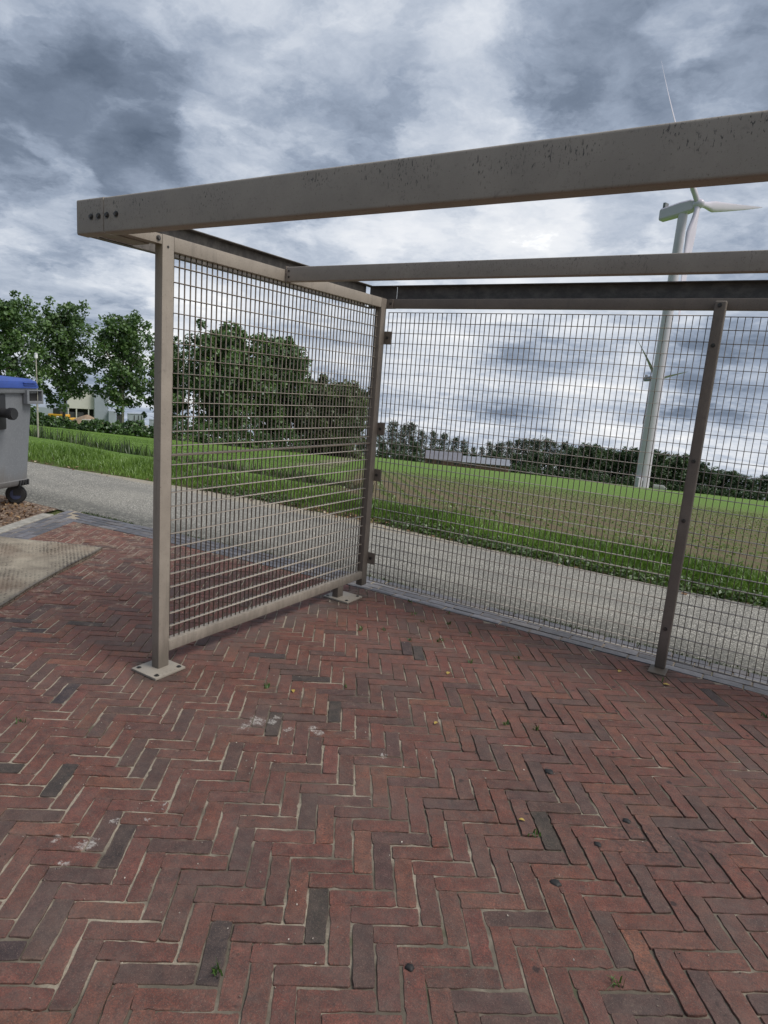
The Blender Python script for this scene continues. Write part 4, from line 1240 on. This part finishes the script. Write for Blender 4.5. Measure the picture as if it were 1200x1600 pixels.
# ---- far woodland -------------------------------------------------
proto = []
for i in range(4):
    proto.append(make_tree('woodland_tree', 14, 10, 'wood', 300 + i, clear=0.03, dens=1, leaf=0.75, nl=34, limbs=36, up=0.7, profile='round', clump=0.115))
sparse = []
for i in range(3):
    sparse.append(make_tree('woodland_tree', 17, 7.5, 'grey', 320 + i, clear=0.30, dens=0.8, leaf=0.62, nl=13, limbs=38, up=0.8, profile='poplar', clump=0.07))
shrub = [make_bush('woodland_shrub', 5.5, 9, 'wood', 340 + i, n=46, nl=20, leaf=0.8) for i in range(2)]
used = set()
def inst(pl, i):
    o = pl[i]
    if o.name not in used: used.add(o.name); return o
    return copy_tree(o)
def lin(x, pts):
    return float(np.interp(x, [q[0] for q in pts], [q[1] for q in pts]))
TOPW = [(570, 688), (690, 700), (760, 712), (860, 710), (900, 704), (920, 701), (990, 708), (1030, 713), (1090, 718), (1115, 738), (1170, 743), (1200, 752), (1320, 766), (1420, 775)]
BASEW = [(570, 700), (660, 714), (800, 742), (900, 751), (1000, 760), (1100, 775), (1200, 790), (1420, 820)]
DISTW = [(570, 270), (700, 285), (900, 310), (1050, 330), (1420, 340)]
x = 560; i = 0
while x < 1420:
    d = lin(x, DISTW) + rnd.uniform(-6, 10)
    g = at((x, 750), d)
    dd = pxdir(x, lin(x, TOPW) + rnd.uniform(-4, 6)); top = CAM.z + dd.z / math.hypot(dd.x, dd.y) * d
    H = max(6.0, top - g.z)
    o = inst(proto, i % 4)
    seg = 'dark leafy tree in the far wood right of the tall turbine tower' if x > 1020 else ('dark leafy tree in the far wood between barn and tall turbine tower' if x > 800 else 'dark leafy tree in the far wood behind the long grey-roofed barn')
    grp = 'wood right of the turbine' if x > 1020 else ('wood between barn and turbine' if x > 800 else 'wood behind the barn')
    tag(o, seg, 'tree', grp); place(o, g, H / 14 , None)
    x += rnd.uniform(13, 20); i += 1
x = 562; i = 0
while x < 1400:
    d = lin(x, DISTW) - 14 + rnd.uniform(-3, 3)
    g = at((x, 750), d)
    o = inst(shrub, i % 2)
    seg = 'dark shrub on the edge of the far wood right of the tall turbine tower' if x > 1020 else ('dark shrub on the edge of the far wood left of the tall turbine tower' if x > 790 else 'dark shrub on the wood edge behind the long grey-roofed barn')
    tag(o, seg, 'shrub', 'shrubs on the wood edge ' + ('right' if x > 1020 else ('middle' if x > 790 else 'left'))); place(o, g, rnd.uniform(0.65, 0.95))
    x += rnd.uniform(17, 24); i += 1
TOPS = [(575, 662), (600, 657), (640, 660), (690, 676), (720, 688), (745, 694), (775, 686), (860, 683), (900, 700)]
x = 590; i = 0
while x < 898:
    d = lin(x, DISTW) + 22 + rnd.uniform(-4, 8)
    g = at((x, 750), d)
    dd = pxdir(x, lin(x, TOPS) + rnd.uniform(-2, 7)); top = CAM.z + dd.z / math.hypot(dd.x, dd.y) * d
    o = inst(sparse, i % 3)
    tag(o, 'tall thin-crowned tree rising above the far wood behind the barn', 'tree', 'thin-crowned trees above the wood'); place(o, g, (top - g.z) / 17)
    x += rnd.uniform(9, 14) if x > 745 else rnd.uniform(13, 19); i += 1

# ---- long barn before the wood
A = at((664, 726), 236); B = at((793, 748), 236); v = B - A; Ln = math.hypot(v.x, v.y)
bn = tag(empty('long_barn', (A.x, A.y, A.z), math.atan2(v.y, v.x)), 'long low brick barn with two grey roof sections before the wood', 'barn')
mbr = simple('barn_brick', (0.17, 0.10, 0.08), 0.9, 0.3, 1.2); mrf = simple('barn_roof', (0.17, 0.17, 0.20), 0.6, 0.1, 0.6); mrf2 = simple('barn_roof_light', (0.22, 0.235, 0.27), 0.6, 0.1, 0.6)
def barn(x0, x1, h, ridge, mat):
    MB().box(x0, x1, 0, 9, -1.5, h).build('wall', mbr, bn)
    n_ = int((x1 - x0) / 2.6)
    for k in range(n_):
        if k % 3 == 2: continue
        c_ = x0 + (k + 0.5) * (x1 - x0) / n_
        MB().box(c_ - 0.8, c_ + 0.8, -0.06, -0.003, 0.3, h - 0.25).build('window', mdk, bn)
    MB().prof([(-0.7, h + 0.003), (9.7, h + 0.003), (9.7, h + 0.16), (4.5, ridge), (-0.7, h + 0.16)], 0, x0 - 0.3, x1 + 0.3).build('roof', mat, bn)
barn(0, Ln * 0.43, 1.7, 4.4, mrf); barn(Ln * 0.43 + 0.7, Ln, 1.6, 3.5, mrf2)
# small white vehicle by the wood
o = at((1031, 764), 268)
r0 = tag(empty('white_van', (o.x, o.y, o.z - 0.5), R(8)), 'small white van parked at the wood edge right of the turbine tower', 'van')
MB().loft([[(xx, yy, zz) for (yy, zz) in ((-0.95, 0.5), (0.95, 0.5), (0.95, 1.5), (0.8, 2.1), (-0.8, 2.1), (-0.95, 1.5))] for xx in (-2.4, 1.2)] + [[(2.4, -0.9, 0.5), (2.4, 0.9, 0.5), (2.4, 0.9, 1.0), (2.3, 0.8, 1.15), (2.3, -0.8, 1.15), (2.4, -0.9, 1.0)]]).build('body', simple('van_white', (0.42, 0.42, 0.41), 0.3, 0.03), r0)
MB().box(1.0, 1.35, -0.85, 0.85, 1.45, 1.95, 0.05).build('windscreen', mdk, r0)
for a_ in (-1.5, 1.5):
    for s_ in (-0.85, 0.85): MB().cyl((a_, s_ - 0.12, 0.36), (a_, s_ + 0.12, 0.36), 0.36, n=16).build('wheel', M['tyre'], r0)

# ------------------------------------------------------------------ wind turbines
def turbine(hubpx, basepx, d, r_base, r_top, az, tilt, ph, Rb, lab, nac, pitchs, bend, mat='white', chs=1.0):
    hd = pxdir(*hubpx); hub = CAM + hd / math.hypot(hd.x, hd.y) * d
    n_ = Vector((math.sin(az) * math.cos(tilt), math.cos(az) * math.cos(tilt), math.sin(tilt)))
    h_ = n_.cross(Vector((0, 0, 1))).normalized(); v_ = h_.cross(n_)
    nh = Vector((n_.x, n_.y, 0)).normalized()
    over = nac * 0.38
    tower = hub - nh * over
    zb = float(terr(tower.x, tower.y)) - 0.5
    root = tag(empty('wind_turbine', (tower.x, tower.y, zb)), lab, 'wind turbine')
    L = lambda q: Vector(q) - Vector((tower.x, tower.y, zb))
    ht = hub.z - zb - nac * 0.13
    tw = MB()
    rings = []
    for k in range(25):
        u = k / 24; r_ = r_base + (r_top - r_base) * u ** 0.8
        rings.append([(r_ * math.cos(g * math.pi / 16), r_ * math.sin(g * math.pi / 16), ht * u) for g in range(32)])
    tw.loft(rings)
    tower_o = tw.build('tower', M[mat], root, True, 50)
    for u in (0.33, 0.66):
        r_ = r_base + (r_top - r_base) * u ** 0.8
        MB().cyl((0, 0, ht * u - 0.06), (0, 0, ht * u + 0.06), r_ + 0.03, n=32).build('flange', M[mat], tower_o, True)
    # nacelle: box tapering to the rotor, level
    hl = L(hub)
    side = nh.cross(Vector((0, 0, 1)))
    prof = [(-nac * 1.02, 0.30, 0.36), (-nac, 0.34, 0.40), (-nac * 0.45, 0.36, 0.44), (-nac * 0.16, 0.33, 0.38), (-nac * 0.07, 0.22, 0.24)]
    sc = nac * 0.38
    rr = []
    for (a_, hw, hh) in prof:
        c_ = hl + n_ * a_ + Vector((0, 0, 0.0))
        ring = []
        for sx_, sz_ in ((1, 1), (-1, 1), (-1, -1), (1, -1)):
            for q_ in ((0.75, 1), (1, 0.75)) if sx_ * sz_ < 0 else ((1, 0.75), (0.75, 1)):
                ring.append(c_ + side * (sx_ * hw * sc * q_[0]) + Vector((0, 0, sz_ * hh * sc * q_[1])))
        rr.append(ring)
    nc = MB().loft(rr).build('nacelle', M[mat], root, True, 25)
    bx = hl - n_ * nac * 0.93 + Vector((0, 0, sc * 0.42))
    MB().box(-nac * 0.035, nac * 0.035, -sc * 0.22, sc * 0.22, -0.15, sc * 0.36, 0.03, mtx=Matrix.Translation(bx) @ Matrix.Rotation(math.atan2(n_.y, n_.x), 4, 'Z')).build('cooler', M['turb_dark'], nc)
    hb2 = MB(); q = n_.to_track_quat('Z', 'Y').to_matrix().to_4x4()
    b2 = bmesh.new(); bmesh.ops.create_uvsphere(b2, u_segments=20, v_segments=14, radius=nac * 0.13)
    hb2.join(b2, Matrix.Translation(hl) @ q @ Matrix.Diagonal((1, 1, 1.25, 1)))
    hubo = hb2.build('hub', M[mat], root, True, 60)
    for k in range(3):
        a_ = ph + k * 2 * math.pi / 3
        rad = v_ * math.cos(a_) + h_ * math.sin(a_); tan = n_.cross(rad)
        tw_ = R(pitchs)
        ch_dir0 = tan * math.cos(tw_) + n_ * math.sin(tw_); th_dir0 = n_ * math.cos(tw_) - tan * math.sin(tw_)
        rings = []
        NB = 22
        for i in range(NB + 1):
            u = i / NB; s_ = 0.03 * Rb + u * Rb * 0.97
            if u < 0.06: ch, th = 0.042 * Rb, 0.042 * Rb
            else:
                w_ = (u - 0.06) / 0.94
                ch = Rb * (0.042 + 0.040 * max(0, min(1, w_ / 0.16)) if w_ < 0.16 else 0.082 * (1 - (w_ - 0.16) / 0.84) ** 0.85 + 0.004)
                th = Rb * (0.042 * (1 - w_) ** 2.2 + 0.0035 * (1 - w_) + 0.0012)
            ch *= chs if u >= 0.06 else 1.0; th *= chs
            tws = R(14) * (1 - u) ** 2
            cd = ch_dir0 * math.cos(tws) + th_dir0 * math.sin(tws); td = th_dir0 * math.cos(tws) - ch_dir0 * math.sin(tws)
            c_ = hl + rad * s_ + n_ * (bend * Rb * u ** 2.2)
            ring = []
            for g in range(14):
                a2 = 2 * math.pi * g / 14
                x_ = math.cos(a2); y_ = math.sin(a2)
                ring.append(c_ + cd * (x_ * ch * 0.5 - (ch - 0.042 * Rb) * 0.22) + td * (y_ * th * 0.5 * (1 - 0.35 * x_ if u > 0.06 else 1)))
            rings.append(ring)
        MB().loft(rings).build('blade', M[mat], root, True, 60)
    return root, tower_o, r_base, zb, Vector((tower.x, tower.y, zb))

TB, tow, rb, zb, tpos = turbine((1091, 319), (1010, 768), 259, 2.7, 1.55, R(110), R(8), R(40), 46, 'tall white wind turbine nearest the shelter, standing in the field', 13.0, 20, 0.045, 'white', 0.95) 
dq = (CAM - tpos); aq = math.atan2(dq.y, dq.x)
MB().box(rb - 0.2, rb + 1.4, 1.2, 3.4, 0.3, 4.6, 0.05, mtx=Matrix.Rotation(aq - 0.9, 4, 'Z')).build('transformer_box', M['white'], TB)
MB().box(rb - 0.15, rb + 0.05, -0.5, 0.5, 1.0, 3.4, 0.03, mtx=Matrix.Rotation(aq, 4, 'Z')).build('door', M['turb_dark'], tow)
turbine((1027, 591), (1006, 735), 680, 2.4, 1.5, R(120), R(5), R(42), 46, 'distant small wind turbine seen beside the tall tower through the mesh', 14.0, 60, -0.03, 'turb_backlit', 1.5)

# ------------------------------------------------------------------ grass, reeds, crop, litter, leaves
def blades(name, X, Y, Z, h, wdt, seed, mat, lean=0.5, tone=None):
    r_ = np.random.default_rng(seed); n = len(X)
    a_ = r_.uniform(0, 2 * np.pi, n); la = r_.uniform(0, 2 * np.pi, n); ln_ = np.abs(r_.normal(0, lean, n))
    hh = h * r_.uniform(0.55, 1.25, n)
    d = np.stack([np.cos(a_), np.sin(a_), 0 * a_], 1); l = np.stack([np.cos(la), np.sin(la), 0 * la], 1)
    B = np.stack([X, Y, Z], 1); ww = (wdt * r_.uniform(0.6, 1.3, n))[:, None]
    mid = B + l * (hh * ln_ * 0.25)[:, None] + np.array([0, 0, 1]) * (hh * 0.6)[:, None]
    tip = B + l * (hh * ln_ * 0.9)[:, None] + np.array([0, 0, 1]) * (hh * (1 - 0.3 * np.minimum(1, ln_)))[:, None]
    V = np.stack([B - d * ww, B + d * ww, mid + d * ww * 0.7, mid - d * ww * 0.7, tip + d * ww * 0.05, tip - d * ww * 0.05], 1).reshape(-1, 3)
    i0 = np.arange(n) * 6
    F = np.concatenate([np.stack([i0, i0 + 1, i0 + 2, i0 + 3], 1), np.stack([i0 + 3, i0 + 2, i0 + 4, i0 + 5], 1)])
    tn = np.clip((r_.random(n) if tone is None else tone + r_.normal(0, 0.18, n)), 0, 1)
    me = fast_mesh(name, V, F, col=np.repeat(tn, 6)[:, None].repeat(3, 1))
    return tag(new_obj(name, me, mat), kind='stuff')


def edge_y(x):
    q = sorted(farE); return np.interp(x, [a[0] for a in q], [a[1] for a in q])
n = 42000
X = rng.uniform(-15, 5.5, n); U = rng.random(n)
Y = edge_y(X) + 0.05 + (0.72 + 0.32 * vnoise(X, X * 0, 9, 0.8) + 0.35 * sstep(-4, -8, X)) * U ** 0.9 + 0.14 * vnoise(X, X * 0 + 3, 11, 2.2)
H = 0.07 + 0.10 * vnoise(X, Y, 21, 1.4) * sstep(0.0, 0.4, Y - edge_y(X) - 0.05) 
keep = rng.random(n) < 0.55 + 0.6 * vnoise(X, Y, 22, 1.9)
X, Y, H = X[keep], Y[keep], H[keep]
blades('verge_grass', X, Y, terr(X, Y) - 0.01, H, 0.006, 31, LM['grass'], 0.55, 0.15 + 0.7 * vnoise(X, Y, 23, 1.1))
# low broad-leaved weeds at the tarmac edge
n = 5000
X = rng.uniform(-12, 5.5, n); Y = edge_y(X) + rng.uniform(-0.02, 0.30, n)
k = vnoise(X, X * 0, 33, 1.3) > 0.42
X, Y = X[k], Y[k]
LV, LF, T = leaves(np.stack([X, Y, terr(X, Y) + 0.03], 1), np.full(len(X), 0.05), 6, 0.034, 55)
tag(new_obj('verge_weeds', fast_mesh('verge_weeds', LV, LF, col=np.repeat(T[:, None], 3, 1)), LM['weed']), kind='stuff')
# reeds in the ditch and the coarse meadow around it
n = 30000
X = rng.uniform(-30, -4.5, n); yc = 6.9 + 0.12 * (X + 12)
Y = yc + rng.normal(0, 0.62, n)
H = 0.16 + 0.24 * vnoise(X, Y, 41, 0.9)
blades('ditch_reeds', X, Y, terr(X, Y) - 0.02, H, 0.009, 43, LM['reed'], 0.45, 0.05 + 0.75 * vnoise(X, Y, 44, 0.8))
n = 45000
X = rng.uniform(-48, -3, n); Y = rng.uniform(8.2, 30, n)
k = (Y > 8.4 + 0.1 * (X + 12)) & ((X * rdy - Y * rdx) < ac0 - 0.2)
X, Y = X[k], Y[k]
blades('meadow_grass', X, Y, terr(X, Y) - 0.01, np.full(len(X), 0.06), 0.011, 47, LM['grass'], 0.8, 0.1 + 0.6 * vnoise(X, Y, 48, 0.35))
# seedling rows of the field
xs = []; ys = []
for r_i in range(0, 60):
    ac = ac0 + 0.4 + ROWP * r_i
    ac = round((ac - ROWP / 4) / ROWP) * ROWP + ROWP / 4
    if ac > 30: break
    al = np.arange(0, 34, 0.11); al = al + rng.uniform(-0.05, 0.05, len(al))
    x_ = ac * rdy + al * rdx; y_ = -ac * rdx + al * rdy
    k = (y_ > 5.05) & (y_ < 34) & (rng.random(len(al)) < 0.85)
    xs.append(x_[k] + rng.normal(0, 0.045, k.sum())); ys.append(y_[k])
X = np.concatenate(xs); Y = np.concatenate(ys)
C = np.stack([X, Y, terr(X, Y) + 0.035], 1)
LV, LF, T = leaves(C, np.full(len(C), 0.032), 4, 0.036, 61, 0.6)
tag(new_obj('field_seedlings', fast_mesh('field_seedlings', LV, LF, col=np.repeat(T[:, None], 3, 1)), LM['crop']), kind='stuff')
# dry leaves along the far edge of the road
ml = bpy.data.materials.new('dry_leaf'); ml.use_nodes = True; t = NT(ml.node_tree); b = t.n['Principled BSDF']
a_ = t.add('ShaderNodeAttribute', attribute_name='tone').outputs['Fac']
t.set(b.inputs['Base Color'], t.ramp(a_, [(0, (0.07, 0.038, 0.02)), (0.5, (0.20, 0.11, 0.055)), (0.85, (0.36, 0.25, 0.14)), (1, (0.50, 0.42, 0.30))])); b.inputs['Roughness'].default_value = 0.8
n = 5200
X = rng.uniform(-10, 5.2, n); Y = edge_y(X) + rng.normal(0.06, 0.10, n)
k = rng.random(n) < 0.03 + 0.9 * np.clip(vnoise(X, X * 0 + 5, 63, 0.9) - 0.42, 0, 1)
X, Y = X[k], Y[k]
LV, LF, T = leaves(np.stack([X, Y, np.full(len(X), 0.0)], 1), np.full(len(X), 0.012), 1, 0.05, 64, 0.5)
LV[:, 2] = LV[:, 2] * 0.5 + np.maximum(np.repeat(np.where(Y > edge_y(X), terr(X, Y), -0.016), 4), -0.016) + 0.014
tag(new_obj('leaf_litter', fast_mesh('leaf_litter', LV, LF, col=np.repeat(T[:, None], 3, 1)), ml), kind='stuff')
# mulch chips
n = 2600
X = rng.uniform(-6.5, -3.4, n); Y = rng.uniform(-0.5, 1.68, n)
dl = (X - LCOR.x) * nl.x + (Y - LCOR.y) * nl.y
k = dl > 0.46; X, Y = X[k], Y[k]
LV, LF, T = leaves(np.stack([X, Y, np.full(len(X), 0.002)], 1), np.full(len(X), 0.008), 1, 0.035, 66, 0.5)
LV[:, 2] = np.maximum(LV[:, 2], -0.005)
tag(new_obj('bark_chips', fast_mesh('bark_chips', LV, LF, col=np.repeat(T[:, None], 3, 1)), ml), kind='stuff')
# grit on the sandy part of the yard
mgr = bpy.data.materials.new('grit'); mgr.use_nodes = True; t = NT(mgr.node_tree); b = t.n['Principled BSDF']
a_ = t.add('ShaderNodeAttribute', attribute_name='tone').outputs['Fac']
t.set(b.inputs['Base Color'], t.ramp(a_, [(0, (0.05, 0.045, 0.04)), (0.4, (0.22, 0.18, 0.14)), (1, (0.52, 0.48, 0.42))])); b.inputs['Roughness'].default_value = 0.9
n = 3200
X = rng.normal(0.3, 1.7, n); Y = rng.uniform(-2.6, 1.7, n)
k = (X > -2.4) & (X < 5) & ((X - LCOR.x) * -nl.x + (Y - LCOR.y) * -nl.y > 0.05); X, Y = X[k], Y[k]
LV, LF, T = leaves(np.stack([X, Y, np.full(len(X), 0.002)], 1), np.full(len(X), 0.002), 1, 0.006, 68, 0.5)
LV[:, 2] = np.maximum(LV[:, 2], 0.0012)
tag(new_obj('grit', fast_mesh('grit', LV, LF, col=np.repeat(T[:, None], 3, 1)), mgr), kind='stuff')
# weeds in the joints near the border
wx = []; wy = []
for (px, py_) in [(418, 1075), (420, 1070), (540, 1073), (645, 960), (700, 975), (690, 1000), (686, 1003), (640, 1001), (600, 985), (565, 983), (563, 985), (660, 972), (735, 1035), (838, 1140), (1195, 1120), (790, 1133), (341, 1523), (338, 1520), (30, 1130), (833, 1305), (1035, 1065), (700, 958), (735, 990), (810, 1030), (965, 1540), (640, 940)]:
    g = gnd(px, py_)
    for k in range(7): wx.append(g[0] + rnd.gauss(0, 0.008)); wy.append(g[1] + rnd.gauss(0, 0.008))
X = np.array(wx); Y = np.array(wy)
blades('joint_weeds', X, Y, np.full(len(X), -0.003), np.full(len(X), 0.028), 0.0035, 71, LM['bush'], 1.0)
# moss strip on the road side of the border
n = 5200
X = rng.uniform(-3.5, 5.0, n); Y = np.interp(X, [-3.68, -2.17, -0.05, 5.2], [1.87, 1.99, 2.18, 2.26]) + rng.normal(0, 0.02, n)
k = rng.random(n) < np.clip(1.7 * (vnoise(X, X * 0, 77, 1.6) - 0.30), 0, 1); X, Y = X[k], Y[k]
blades('edge_moss', X, Y, np.full(len(X), -0.014), np.full(len(X), 0.022), 0.004, 78, LM['reed'], 1.1)

# single fallen leaves on the bricks
mleaf = simple('yellow_leaf', (0.42, 0.30, 0.07), 0.6, 0.2, 40)
for (px, py_, lab, s_) in [(458, 1081, 'yellow leaf on the bricks between front post and white lime splash', 0.020),
                           (700, 1053, 'bright yellow leaf on the bricks midway between the two plates', 0.022),
                           (681, 1131, 'pale yellow leaf on the bricks in the middle of the yard', 0.018),
                           (968, 1050, 'yellow leaf on the bricks just left of the back post plate', 0.022),
                           (1041, 1071, 'yellow sliver of leaf in front of the back post plate', 0.024),
                           (815, 1283, 'small yellow leaf beside a black brick on the right', 0.014)]:
    g = gnd(px, py_); a_ = rnd.random() * 6.28
    V = []; Fq = []
    for i in range(7):
        u = i / 6; w_ = 0.42 * math.sin(math.pi * u) ** 0.8 * s_ + 0.0004
        for s2 in (-1, 0, 1):
            V.append(((u - 0.5) * s_ * 1.6, s2 * w_, 0.0035 + 0.25 * abs(s2) * w_ + 0.003 * math.sin(3 * u)))
    nn = len(V); V += [(x, y, z - 0.0006) for x, y, z in V]
    for i in range(6):
        for s2 in (0, 1):
            a0 = i * 3 + s2; Fq.append((a0, a0 + 1, a0 + 4, a0 + 3)); Fq.append((a0 + nn, a0 + 3 + nn, a0 + 4 + nn, a0 + 1 + nn))
    o = new_obj('fallen_leaf', fast_mesh('fallen_leaf', np.array(V), Fq, smooth=True), mleaf)
    o.location = (g[0], g[1], 0.001); o.rotation_euler = (0, 0, a_)
    tag(o, lab, 'leaf')
# black blobs on the bricks
for (px, py_, lab, r_) in [(868, 1380, 'largest black blob of tar on the bricks at lower right', 0.0155), (858, 1206, 'black tar blob on the bricks right of the middle', 0.017),
                           (979, 1283, 'dark grey tar blob on a purple brick at right', 0.013), (934, 1320, 'black tar crumb in a joint right of the dark brick', 0.012),
                           (640, 1512, 'dark pebble in a wide sandy joint near the bottom', 0.011)]:
    g = gnd(px, py_); q = random.Random(px)
    rings = []
    for k in range(5):
        u = k / 4; rr = r_ * math.cos(u * 1.45)
        rings.append([(rr * math.cos(a_ * math.pi / 7) * (1 + 0.2 * math.sin(a_ * 1.7 + px)) * 1.15, rr * math.sin(a_ * math.pi / 7) * (1 + 0.15 * math.cos(a_ * 2.1)), 0.007 * math.sin(u * 1.57)) for a_ in range(14)])
    o = MB().loft(rings).build('tar_blob', simple('tar', (0.014, 0.013, 0.013), 0.6, 0.2, 90), None, True, 60)
    o.location = (g[0], g[1], 0.0005); tag(o, lab, 'tar blob')
